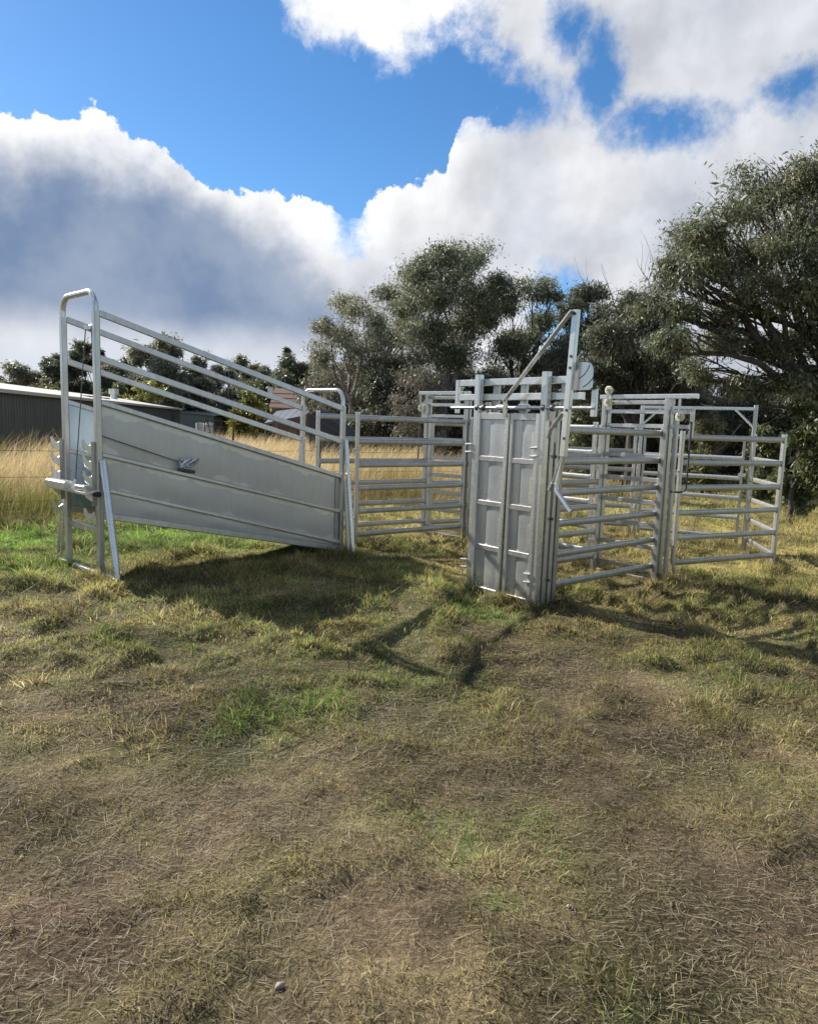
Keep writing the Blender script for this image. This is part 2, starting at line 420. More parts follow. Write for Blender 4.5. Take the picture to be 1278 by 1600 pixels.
def oval(w, h, n=14):
    pts = []
    r = w / 2
    for i in range(n):
        t = 2 * math.pi * (i + .5) / n
        y = r * math.sin(t); pts.append((r * math.cos(t), y + (h / 2 - r) * (1 if y > 0 else -1)))
    return pts
class MB:
    def __init__(s): s.v = []; s.f = []
    def sweep(s, path, prof, side=None, caps=True):
        """profile (a,b): a along 'side', b along side x tangent"""
        P = [Vector(p) for p in path]; n = len(prof)
        base = len(s.v)
        for i, p in enumerate(P):
            if i == 0: t = (P[1] - P[0]).normalized(); k = 1
            elif i == len(P) - 1: t = (P[-1] - P[-2]).normalized(); k = 1
            else:
                t0 = (P[i] - P[i - 1]).normalized(); t1 = (P[i + 1] - P[i]).normalized()
                t = (t0 + t1).normalized(); k = 1 / max(.5, t.dot(t1))
            if side is None:
                ref = Vector((0, 0, 1)) if abs(t.z) < .9 else Vector((0, 1, 0))
                sd = t.cross(ref).normalized()
            else:
                sd = Vector(side); sd = (sd - t * sd.dot(t)).normalized()
            up = sd.cross(t).normalized()
            for (a, b) in prof: s.v.append(p + sd * a + up * (b * k))
        for i in range(len(P) - 1):
            for j in range(n):
                a = base + i * n + j; b = base + i * n + (j + 1) % n
                s.f.append((a, b, b + n, a + n))
        if caps:
            s.f.append(tuple(base + j for j in range(n - 1, -1, -1)))
            s.f.append(tuple(base + (len(P) - 1) * n + j for j in range(n)))
        return s
    def box(s, lo, hi):
        c = [(lo[i] + hi[i]) / 2 for i in range(3)]
        return s.sweep([(lo[0], c[1], c[2]), (hi[0], c[1], c[2])], sq(hi[1] - lo[1], hi[2] - lo[2], min(hi[1] - lo[1], hi[2] - lo[2]) * .08), side=(0, 1, 0))
    def prism(s, poly, n, th):
        """flat polygon (3D points) thickened by th along n"""
        n = Vector(n).normalized() * th; k = len(poly); b = len(s.v)
        s.v += [Vector(p) for p in poly] + [Vector(p) + n for p in poly]
        s.f.append(tuple(range(b + k - 1, b - 1, -1))); s.f.append(tuple(range(b + k, b + 2 * k)))
        for i in range(k): s.f.append((b + i, b + (i + 1) % k, b + k + (i + 1) % k, b + k + i))
        return s
    def build(s, name, mat, parent=None, ang=35, label=None):
        import bmesh
        me = mesh_from(name, s.v, s.f, M[mat] if isinstance(mat, str) else mat, True, ang)
        bm = bmesh.new(); bm.from_mesh(me); bmesh.ops.recalc_face_normals(bm, faces=bm.faces); bm.to_mesh(me); bm.free()
        o = bpy.data.objects.new(name, me); link(o, parent)
        if label: o['label'] = label
        return o
def bar(p0, p1, w, h, side=None): return MB().sweep([p0, p1], sq(w, h), side)
def rod(path, r, n=10, side=None): return MB().sweep(path, circ(r, n), side)
def arc_pts(c, r, a0, a1, n, ex, ez):
    return [Vector(c) + Vector(ex) * (r * math.cos(a)) + Vector(ez) * (r * math.sin(a)) for a in [a0 + (a1 - a0) * i / n for i in range(n + 1)]]
def copy_tree(o, parent=None):
    c = o.copy(); C.objects.link(c); c.parent = parent
    for ch in o.children: copy_tree(ch, c)
    return c
# ------------------------------------------------------------------ ground sheet
def axis(lo, hi, step, far, g=1.09):
    a = list(np.arange(lo, hi + 1e-6, step)); st = step; p = hi
    while p < far[1]:
        st *= g; p += st; a.append(p)
    st = step; p = lo; pre = []
    while p > far[0]:
        st *= g; p -= st; pre.append(p)
    return np.array(pre[::-1] + a)
gx = axis(-7.0, 7.0, 0.065, (-900, 900), 1.10); gy = axis(1.2, 11.5, 0.055, (-120, 1500), 1.10)
GX, GY = np.meshgrid(gx, gy)
def ground_color(x, y):
    g, b = zones(x, y)
    c = np.zeros(x.shape + (3,))
    olive = np.array([0.105, 0.097, 0.037]); green = np.array([0.075, 0.115, 0.026]); soil = np.array([0.150, 0.100, 0.066]); straw = np.array([0.155, 0.128, 0.066])
    s = sstep(.42, .62, fbm(x, y, 1.7, 4, 91))[..., None]
    c[:] = olive * (1 - s) + straw * s
    fy = sstep(6.5, 13, np.hypot(x, y))[..., None]; c = c * (1 - fy) + np.array([0.275, 0.24, 0.090]) * fy
    c = c * (1 - .65 * g[..., None]) + green * .65 * g[..., None]
    c = c * (1 - b[..., None]) + soil * b[..., None]
    c = c * (patch(x, y) ** 1.3)[..., None] * (1.04 + .04 * sstep(4.0, 7.0, np.hypot(x, y)))[..., None]
    fd = fence_d(x, y)
    pad = (sstep(-.1, .6, fd) * (y < 140))[..., None]
    c = c * (1 - pad) + np.array([0.20, 0.145, 0.062]) * pad
    return c
gv = np.stack([GX, GY, gh(GX, GY)], -1).reshape(-1, 3)
ny, nx = GX.shape
ii = (np.arange(ny - 1)[:, None] * nx + np.arange(nx - 1)[None]).ravel()
tris = np.concatenate([np.stack([ii, ii + 1, ii + nx + 1], 1), np.stack([ii, ii + nx + 1, ii + nx], 1)])
ground = bpy.data.objects.new('ground', np_mesh('ground', gv, tris, M['ground'], ground_color(GX, GY).reshape(-1, 3), True))
link(ground); tag(ground, kind='structure')
def g1(x, y): return float(gh(np.array([x]), np.array([y]))[0])
def gt(x, y): return float(tilt(np.array([x]), np.array([y]))[0])

# ------------------------------------------------------------------ loading ramp
RA = Vector((-3.193, 7.22, 0)); RS = Vector((math.cos(R(38.3)), math.sin(R(38.3)), 0)); RT = Vector((-0.74, 0.673, 0)).normalized(); RW = 0.80
ramp = empty('loading_ramp', RA, 0, 'galvanised cattle loading ramp with sheeted sides and tall hooped end frame', 'loading ramp')
def rp(s, t, z): return RS * s + RT * t + Vector((0, 0, z))
ZG = 0.05
for t, near in ((0.0, True), (RW, False)):
    o_ = -1 if near else 1                         # outward direction
    nrm = RT * o_
    # sheets between the rails: top edge and bottom edge lines (z at s=.04 and s=2.92)
    lines = [(1.86, 1.05), (1.33, 0.60), (0.975, 0.20), (0.70, 0.115)]
    for k in range(3):
        (a0, a1), (b0, b1) = lines[k], lines[k + 1]
        # slightly oil-canned sheet: a grid with a shallow bulge
        mb = MB(); n1, n2 = 16, 8; eg = []
        for i in range(n1 + 1):
            for j in range(n2 + 1):
                s = 0.035 + (2.915 - .035) * i / n1; fu = (s - .035) / 2.88; zt = a0 + (a1 - a0) * fu; zb = b0 + (b1 - b0) * fu
                z = zt + (zb - zt) * j / n2
                bul = 0.010 * math.sin(math.pi * j / n2) * (0.6 + 0.5 * math.sin(i * 1.3 + k * 2.1)) * (1 if 0 < i < n1 else 0)
                mb.v.append(rp(s, t, z) + nrm * (-0.012 + bul)); eg.append((1.0, .92, .5, .12, 0, .1, .3, .62, .8)[j] + (.35 if i in (0, n1) else 0))
        for i in range(n1):
            for j in range(n2):
                a = i * (n2 + 1) + j; mb.f.append((a, a + 1, a + n2 + 2, a + n2 + 1))
        nv = len(mb.v); mb.v += [v - nrm * 0.004 for v in mb.v]; mb.f += [tuple(reversed([q + nv for q in f])) for f in mb.f]
        sh_ = mb.build('side_sheet', 'sheet' if near else 'sheet_sky_tint', ramp, 60)
        sh_.data.attributes.new('edge', 'FLOAT', 'POINT').data.foreach_set('value', eg + eg)
    for (z0, z1, w, h) in [(2.745, 1.915, .035, .065), (2.30, 1.50, .035, .065), (1.86, 1.05, .06, .055), (1.33, .60, .066, .045), (0.975, .20, .066, .045)]:
        bar(rp(0.03, t, z0) + nrm * .006, rp(2.93, t, z1) + nrm * .006, w, h, RT).build('rail', 'galv', ramp)
    bar(rp(0.03, t, .70), rp(2.93, t, .115), .05, .075, RT).build('bottom_rail', 'galv', ramp)
    bar(rp(2.885, t, 1.03), rp(2.885, t, .16), .055, .012, RS).build('end_strip', 'galv_dull', ramp)
    # upright posts
    bar(rp(0, t, ZG - .03), rp(0, t, 2.76), .072, .06, RT).build('post', 'galv', ramp)
    bar(rp(2.95, t, ZG - .05), rp(2.95, t, 1.95), .065, .055, RT).build('post', 'galv', ramp)
    # splayed telescopic legs
    e = rp(0.02, t + o_ * .34, ZG)
    leg = rod([rp(.02, t + o_ * .05, 1.27), rp(.02, t + o_ * .30, .22)], .036, 12).build('telescopic_leg', 'galv_bright', ramp)
    rod([rp(.02, t + o_ * .295, .24), e], .030, 12).build('inner_tube', 'galv_bright', leg)
    rod([e + Vector((0, 0, .015)), e + Vector((0, 0, -.03))], .042, 12).build('foot', 'black_rubber', leg)
    leg = bar(rp(2.97, t + o_ * .04, 1.52), rp(2.97, t + o_ * .22, ZG - .02), .05, .04, RS).build('telescopic_leg', 'galv_bright', ramp)
    bar(rp(2.99, t + o_ * .02, 1.0), rp(2.99, t + o_ * .10, ZG - .02), .045, .03, RS).build('leg_brace', 'galv', ramp)
    rod([rp(2.97, t - .03, 1.50), rp(2.97, t + .03, 1.50)], .03, 10, RS).build('pivot_bolt', 'galv_bright', ramp)
    # hook plates on the high end
    hp = MB()
    bar(rp(-.045, t, 1.46), rp(-.045, t, .80), .01, .05, RT).build('hook_backing', 'galv_dull', ramp)
    for z in (1.40, 1.24, 1.08, .92, .70):
        pts = [(-.03, .045), (-.07, .02), (-.10, .04), (-.118, .085), (-.135, .085), (-.135, .03), (-.11, -.03), (-.06, -.07), (-.03, -.08)]
        MB().prism([rp(s - .02, t, z + dz) - RT * .006 for s, dz in pts], RT, .012).build('adjusting_hook', 'galv_bright', ramp)
# hoops
def hoop(s, zb, zt, r, pr):
    pts = [rp(s, 0, zb)] + [rp(s, r - r * math.cos(a), zt - r + r * math.sin(a)) for a in np.linspace(0, math.pi / 2, 7)] + \
          [rp(s, RW - r + r * math.sin(a), zt - r + r * math.cos(a)) for a in np.linspace(0, math.pi / 2, 7)] + [rp(s, RW, zb)]
    MB().sweep(pts, circ(pr, 12), RS).build('end_hoop', 'galv_bright', ramp)
hoop(0, 2.70, 2.965, .15, .030)
hoop(2.95, 1.90, 2.15, .14, .026)
bar(rp(.02, -.34, ZG + .02), rp(.02, RW + .34, ZG + .02), .05, .045, RS).build('base_rail', 'galv_bright', ramp)
bar(rp(.03, .03, .53), rp(.03, RW - .03, .53), .04, .075, RS).build('cross_bar', 'galv_bright', ramp)
bar(rp(2.95, .03, ZG + .02), rp(2.95, RW - .03, ZG + .02), .05, .03, RS).build('base_rail', 'galv', ramp)
# floor with cleats
fl = MB().prism([rp(.03, .03, .93), rp(2.92, .03, .15), rp(2.92, RW - .03, .15), rp(.03, RW - .03, .93)], (0, 0, 1), .02).build('ramp_floor', 'galv_dull', ramp)
for i in range(10):
    s = .2 + i * .28; z = .965 - (s - .03) * .27
    bar(rp(s, .05, z), rp(s, RW - .05, z), .03, .03, RS).build('floor_cleat', 'galv_dull', fl)
# landing lip at the high end
lip = MB().prism([rp(-.02, -.06, .955), rp(-.02, RW + .0, .955), rp(-.17, RW + .0, .925), rp(-.17, -.06, .925)], (0, 0, 1), .022).build('landing_lip', 'galv_bright', ramp)
bar(rp(-.16, .32, .985), rp(-.16, RW + .0, .985), .12, .10, RS).build('lip_channel', 'galv_bright', lip)
bar(rp(-.10, .02, .985), rp(-.10, .22, .985), .10, .05, RS).build('lip_block', 'galv_dull', lip)
rod([rp(-.05, -.11, .93), rp(-.05, -.03, .93)], .028, 10).build('lip_pin', 'black_rubber', lip)
# winch cable with pulley and clamp
pul = rod([rp(-.02, .10, 2.585), rp(-.02, .10, 2.625)], .045, 14).build('cable_pulley', 'galv_bright', ramp)
bar(rp(-.0, .03, 2.605), rp(-.01, .12, 2.605), .03, .06, RS).build('pulley_bracket', 'galv_dull', pul)
rod([rp(-.045, .13, 2.59), rp(-.12, .27, 1.05)], .006, 6).build('cable', 'cable', ramp)
rod([rp(-.02, .06, 2.59), rp(.0, .02, 1.55), rp(.05, -.045, 1.51), rp(.86, -.05, 1.235)], .006, 6).build('cable', 'cable', ramp)
rod([rp(-.12, .27, 1.06), rp(-.13, .27, 1.01)], .018, 8).build('cable_shackle', 'galv_bright', ramp)
cl_ = bar(rp(.80, -.052, 1.17), rp(.98, -.052, 1.14), .04, .035, RT).build('cable_cleat', 'dark_steel', ramp)
for i in range(5):
    a0 = .4 + i * .9
    c0 = rp(.87 + .035 * (i % 3), -.07 - .006 * i, 1.245)
    rod([c0 + RS * (.065 * math.cos(a)) + Vector((0, 0, .045 * math.sin(a + .4 * i))) + RT * (-.012 * math.sin(2 * a)) for a in np.linspace(a0, a0 + 5.6, 12)], .011, 6).build('cable_coil', 'galv_bright', cl_)

# ------------------------------------------------------------------ yard panels
RAILZ = [0.20 + .315 * k for k in range(6)]
_pm = {}
def yard_panel(p0, p1, label, n_rails=6, bright=False, zoff=None):
    d = Vector((p1[0] - p0[0], p1[1] - p0[1], 0)); L = d.length
    z = zoff if zoff is not None else (gt(*p0) + gt(*p1)) / 2
    e = empty('yard_panel', (p0[0], p0[1], z), math.atan2(d.y, d.x), label, 'yard panel', 'galvanised cattle yard panels')
    rm = 'galv_dull'
    for x in (0.0, L):
        po = bar((x, 0, -.07), (x, 0, 1.83), .05, .05, (1, 0, 0)).build('post', 'galv', e)
        MB().sweep([(x, 0, 1.828), (x, 0, 1.842), (x, 0, 1.850)], sq(.054, .054), (1, 0, 0)).build('cap', 'galv_bright', po)
        for zz in (.42, 1.36):
            sx = -1 if x == 0 else 1
            lg = bar((x + sx * .024, 0, zz), (x + sx * .062, 0, zz), .035, .012, (0, 1, 0)).build('lug', 'galv', e)
        rod([(x + sx * .045, 0, .36), (x + sx * .045, 0, .50)], .009, 8).build('pin', 'galv_bright', e)
    for zz in RAILZ[:n_rails]:
        MB().sweep([(.022, 0, zz), (L - .022, 0, zz)], oval(.04, .074), (0, 1, 0)).sweep([(.020, 0, zz), (.036, 0, zz)], oval(.049, .083, 10), (0, 1, 0)).sweep([(L - .036, 0, zz), (L - .020, 0, zz)], oval(.049, .083, 10), (0, 1, 0)).build('rail', rm, e)
    return e
yard_panel((-0.72, 9.48), (0.885, 10.70), 'near panel of the race between the ramp foot and the head bail')
yard_panel((-1.31, 9.93), (0.27, 11.05), 'far panel of the race behind the ramp foot, seen through the near one')
yard_panel((1.455, 7.03), (2.951, 8.336), 'front panel joined to the right side of the head bail', zoff=-.04)
yard_panel((1.03, 7.72), (2.36, 8.84), 'panel behind the front one, on the far side of the head bail race', zoff=-.035)
yard_panel((3.333, 8.74), (5.029, 9.579), 'rightmost front panel beyond the sliding gate with rollers', zoff=-.078)
yard_panel((5.05, 9.64), (5.35, 11.08), 'short end panel running back from the rightmost front post', zoff=-.078)
yard_panel((0.93, 10.62), (2.33, 9.02), 'cross panel of the pen between the two sliding gates', zoff=.0)
yard_panel((0.33, 11.2), (2.12, 12.28), 'left back panel of the pen nearest the dry grass', zoff=.0)
yard_panel((2.16, 12.30), (3.80, 12.04), 'right back panel of the pen beside the overhead gate frame', zoff=-.04)

# ------------------------------------------------------------------ sliding gates
def slide_gate(far, near, label, zoff, open_to, slide):
    d = Vector((near[0] - far[0], near[1] - far[1], 0)); L = d.length
    e = empty('sliding_gate', (far[0], far[1], zoff), math.atan2(d.y, d.x), label, 'sliding gate', 'sliding gates of the yard')
    for x in (0, L):
        for yy in (-.048, .052):
            bar((x, yy, -.06), (x, yy, 2.19), .055, .045, (1, 0, 0)).build('post', 'galv', e)
    if open_to > 0: bar((L + .105, .0, -.06), (L + .105, .0, 1.95), .05, .05, (1, 0, 0)).build('post', 'galv', e)
    x0, x1 = (-.06, L + .36) if open_to > 0 else (-.14, L + .06)
    bar((x0, -.045, 2.205), (x1, -.045, 2.205), .055, .055, (0, 1, 0)).build('top_track', 'galv_bright', e)
    bar((-.03, .052, 2.14), (L + .03, .052, 2.14), .045, .05, (0, 1, 0)).build('top_track', 'galv', e)
    for yy in (-.075, .075):
        bar((.02, yy * .65, .03), (L - .02, yy * .65, .03), .04, .04, (0, 1, 0)).build('sill', 'galv_dull', e)
    # sliding leaf
    ls = slide
    leaf = bar((ls, 0, .12), (ls, 0, 2.05), .045, .04, (1, 0, 0)).build('gate_leaf', 'galv', e)
    bar((ls + L, 0, .12), (ls + L, 0, 2.05), .045, .04, (1, 0, 0)).build('stile', 'galv', leaf)
    for zz in (.14, .41, .68, .95, 1.22, 1.50, 1.86, 2.03):
        bar((ls + .01 - (.11 if open_to < 0 and zz > 1.8 else 0), 0, zz), (ls + L - .01 + (.28 if open_to > 0 and zz > 1.8 else 0), 0, zz), .036, .055 if zz < 1.8 else .05, (0, 1, 0)).build('rail', 'galv_bright' if zz > 1.8 else 'galv', leaf)
    # rollers: cream wheels in brackets
    ax_ = ls + L + .27 if open_to > 0 else ls - .10
    bar((ax_, 0, 1.74), (ax_, 0, 2.06), .045, .04, (1, 0, 0)).build('arm_end', 'galv', leaf)
    ends = (ls + .06, ls + L + .17) if open_to > 0 else (ls - .05, ls + L - .06)
    for k, x in enumerate(ends):
        zs = (2.285, 2.135) if (k == 0) == (open_to > 0) else (1.97,)
        for zz in zs:
            wh = MB().sweep([(x, -.112, zz), (x, -.107, zz), (x, -.082, zz), (x, -.077, zz)], circ(.052, 20), (1, 0, 0))
            for i in range(20):
                for q in (0, 3): wh.v[q * 20 + i] = Vector((x, wh.v[q * 20 + i].y, zz)) + (wh.v[q * 20 + i] - Vector((x, wh.v[q * 20 + i].y, zz))) * .88
            w_ = wh.build('roller', 'cream', e)
            rod([(x, -.125, zz), (x, .02, zz)], .012, 8).build('axle', 'dark_steel', w_)
        bar((x, -.121, min(zs) - .03), (x, -.121, max(zs) + .03 if len(zs) > 1 else 2.18), .03, .008, (1, 0, 0)).build('roller_bracket', 'galv', e)
    # bent pull handle on the leading stile
    hx = ls + L + .25 if open_to > 0 else ls - .09
    sg = 1 if open_to > 0 else -1
    rod([(hx + sg * .03, -.03, 1.92), (hx + sg * .03, -.035, 1.18)] + [(hx + sg * (.03 - .09 + .09 * math.cos(a)), -.035, 1.18 - .07 * math.sin(a)) for a in np.linspace(.3, 1.57, 5)] + [(hx - sg * .16, -.035, 1.11)], .011, 8, (0, 1, 0)).build('pull_handle', 'dark_steel', e)
    for zz in (.42, 1.36):
        bar((-.03, -.12, zz), (-.03, -.16, zz), .03, .012, (1, 0, 0)).build('lug', 'galv', e)
        bar((L + .03, -.12, zz), (L + .03, -.16, zz), .03, .012, (1, 0, 0)).build('lug', 'galv', e)
    return e
slide_gate((2.43, 8.93), (2.985, 8.30), 'sliding gate with cream rollers between the two front panels', -.045, 1, .02)
slide_gate((.25, 11.10), (.83, 10.66), 'sliding gate half hidden behind the head bail, at the end of the ramp race', .03, -1, -.02)

# ------------------------------------------------------------------ overhead-frame gate at the back right
PA, PB = (5.36, 11.14), (3.86, 11.96)
d = Vector((PA[0] - PB[0], PA[1] - PB[1], 0)); L = d.length
pg = empty('overhead_gate', (PB[0], PB[1], -.08), math.atan2(d.y, d.x), 'swing gate under a tall overhead frame with corner braces', 'gate')
for x in (0, L):
    bar((x, 0, -.06), (x, 0, 2.30 if x else 2.27), .06, .06, (1, 0, 0)).build('post', 'galv_bright' if x == 0 else 'galv', pg)
bar((.03, 0, 2.24), (L - .03, 0, 2.24), .045, .05, (0, 1, 0)).build('top_bar', 'galv_bright', pg)
bar((.03, 0, 1.97), (.29, 0, 2.225), .035, .035, (0, 1, 0)).build('corner_brace', 'galv_bright', pg)
bar((L - .03, 0, 1.97), (L - .29, 0, 2.225), .035, .035, (0, 1, 0)).build('corner_brace', 'galv_bright', pg)
leaf = bar((.07, 0, .12), (.07, 0, 1.80), .042, .042, (1, 0, 0)).build('gate_leaf', 'galv', pg)
bar((L - .12, 0, .12), (L - .12, 0, 1.80), .042, .042, (1, 0, 0)).build('stile', 'galv', leaf)
for zz in RAILZ:
    MB().sweep([(.08, 0, zz), (L - .13, 0, zz)], oval(.04, .07), (0, 1, 0)).build('rail', 'galv_bright', leaf)
bar((L - .17, -.03, 1.20), (L - .06, -.03, 1.20), .02, .06, (0, 1, 0)).build('latch', 'galv_bright', pg)

# ------------------------------------------------------------------ head bail
HL, HA = (0.68, 7.37), R(-50)
hb = empty('head_bail', (HL[0], HL[1], -.02), HA, 'tall galvanised head bail with two sheeted doors and long lever handle', 'head bail')
WB = 0.88
X1 = (1, 0, 0); Y1 = (0, 1, 0)
for x in (0.0, WB):
    bar((x, 0, -.06), (x, 0, 2.29), .075, .075, X1).build('post', 'galv_bright', hb)
    sgn = 1 if x else -1
    bar((x + sgn * .012, .09, -.05), (x + sgn * .012, .09, 2.0), .055, .05, X1).build('post', 'galv', hb)
    bar((x + sgn * .014, .165, -.05), (x + sgn * .014, .165, 2.02), .060, .045, X1).build('post', 'galv', hb)
    bar((x + sgn * .014, .245, -.06), (x + sgn * .014, .245, 1.86), .055, .05, X1).build('post', 'galv_dull', hb)
    bar((x, .03, .02), (x, .24, .02), .10, .02, X1).build('foot_plate', 'galv_dull', hb)
    for zz in (.28, .36, 1.50, 1.58):
        rod([(x - .03, -.045, zz), (x - .105, -.055, zz - .006)], .012, 8).build('hinge_lug', 'galv_bright', hb)
    for k, zz in enumerate((.3, .9, 1.5)):
        rod([(x + sgn * .05, .12, zz), (x + sgn * .07, .12, zz)], .014, 8).build('bolt', 'dark_steel', hb)
for (z, y) in ((2.215, .058), (2.065, .058)):
    fr = y < .1
    bar((-.37 if fr else -.33, y, z), (1.27 if fr else 1.2, y, z), .035, .068 if fr else .05, Y1).build('top_rail', 'galv_bright' if fr else 'galv', hb)
MB().sweep([(-.37, .055, 1.90), (-.37, .055, 2.25)], sq(.05, .04), X1).build('end_plate', 'galv_bright', hb)
bar((1.44, -.02, 1.88), (1.44, -.02, 2.12), .06, .02, X1).build('end_plate', 'galv_bright', hb)
for x in (.15, .52, 1.02):
    bar((x, .11, 1.84), (x, .11, 2.2), .085, .03, X1).build('hanger', 'galv', hb)
rd = rod([(-.38, -.02, 1.955), (1.46, -.02, 1.955)], .017, 12).build('slide_rod', 'galv_bright', hb)
for x in (.085, .97, .0, .87):
    rod([(x, -.02, 1.955), (x + .028, -.02, 1.955)], .034, 14).build('collar', 'dark_steel', rd)
for x in (.30, .58):
    rod([(x, -.02, 1.955), (x + .11, -.02, 1.955)], .036, 14).build('bush', 'galv_bright', rd)
# doors
for (xa, xb, inner) in ((.055, .445, 1), (.505, .83, -1)):
    zt, zb = 1.90, .05
    lean = .03 if inner > 0 else -.0
    door = bar((xa, -.02, zb), (xa, -.02, zt), .04, .045, X1).build('door', 'galv', hb)
    bar((xb - lean * .8, -.02, zb), (xb, -.02, zt), .05, .05, X1).build('inner_stile', 'galv_bright', door)
    zs = [zb + .02, .525, .985, 1.44, zt - .03]
    for k, z in enumerate(zs):
        bar((xa + .02, -.020, z), (xb - .03, -.020, z), .034, .055 if 0 < k < 4 else .07, Y1).build('cross_bar', 'galv', door)
    for k in range(4):
        mb = MB(); z0, z1 = zs[k] + .03, zs[k + 1] - .03; nn = 10
        xs = np.linspace(xa + .018, xb - .026, nn)
        prof = [.004, .001, .003, .010, .002, -.001, -.003, -.002, .001, .004]
        for i, x in enumerate(xs):
            mb.v += [Vector((x, -.018 + prof[i], z0)), Vector((x, -.018 + prof[i], z1))]
        mb.f = [(2 * i, 2 * i + 2, 2 * i + 3, 2 * i + 1) for i in range(nn - 1)]
        nv = len(mb.v); mb.v += [v + Vector((0, .004, 0)) for v in mb.v]; mb.f += [tuple(q + nv for q in reversed(f)) for f in mb.f]
        mb.build('sheet_panel', 'door_sheet', door, 20)
        bar((xb - .055, -.022, z0 + .02), (xb - .055, -.022, z0 + (z1 - z0) * .68), .035, .012, X1).build('edge_strip', 'galv_bright', door)
    if inner > 0: bar((xb + .026, -.01, zb + .02), (xb + .026, -.01, zt - .1), .014, .03, X1).build('belt_strip', 'rubber_strip', door)
bar((.0, -.01, .035), (WB, -.01, .035), .05, .05, Y1).build('sill', 'galv_bright', hb)
# levers
lv = bar((1.262, -.115, 2.80), (1.212, -.115, 1.52), .065, .05, X1).build('lever_arm', 'galv_bright', hb)
MB().sweep([(1.226, -.105, 1.62), (1.205, -.105, 1.50), (1.152, -.11, 1.25), (1.158, -.115, 1.205), (1.345, -.13, 1.03)], circ(.022, 12), (0, 1, 0)).build('lever_handle', 'galv_bright', lv)
for zz in (2.765, 2.40, 2.30, 1.93, 1.68):
    rod([(1.225 + (zz - 1.5) * .029, -.135, zz), (1.225 + (zz - 1.5) * .029, -.150, zz)], .013, 8).build('bolt', 'dark_steel', lv)
bar((1.245, -.155, 2.79), (.435, -.085, 2.02), .05, .018, Y1).build('link_arm', 'galv_bright', hb)
bar((.435, -.075, 2.06), (.43, -.060, 1.86), .045, .018, X1).build('link_lug', 'galv_bright', hb)
bar((1.19, -.13, 1.91), (1.0, -.06, 1.745), .045, .018, Y1).build('link_arm', 'galv_bright', hb)
rod([(1.0, -.05, 1.76), (.95, -.02, 1.68)], .02, 8).build('link_pivot', 'galv', hb)
rod([(1.21, -.12, 1.55), (1.10, -.12, 1.245), (1.075, -.10, .96)], .009, 8).build('latch_rod', 'galv_bright', hb)
MB().sweep([(1.08, -.12, 1.20), (1.11, -.12, 1.27)], sq(.04, .03), Y1).build('latch_clip', 'galv', hb)
pl = MB(); pts = [(1.24, 2.11), (1.42, 2.11), (1.44, 2.13), (1.44, 2.285), (1.43, 2.315), (1.405, 2.34), (1.37, 2.35), (1.24, 2.355)]
plate = pl.prism([Vector((x, -.06, z)) for x, z in pts], (0, -1, 0), .012).build('quadrant_plate', 'galv_bright', hb)
for r_, a0, a1 in ((.17, -1.2, -.25), (.26, -1.15, -.35)):
    rod([(1.24 + .0 + r_ * math.cos(a), -.071, 2.37 + r_ * math.sin(a)) for a in np.linspace(a0, a1, 10)], .0045, 6, (0, 1, 0)).build('slot', 'black_rubber', plate)
bar((1.195, -.04, 2.12), (1.195, -.04, 2.47), .03, .03, X1).build('stop_post', 'galv_bright', hb)
MB().sweep([(1.2, -.04, 2.46), (1.2, -.04, 2.475), (1.2, -.04, 2.50)], circ(.022, 10), X1).build('stop_cap', 'galv_bright', hb)
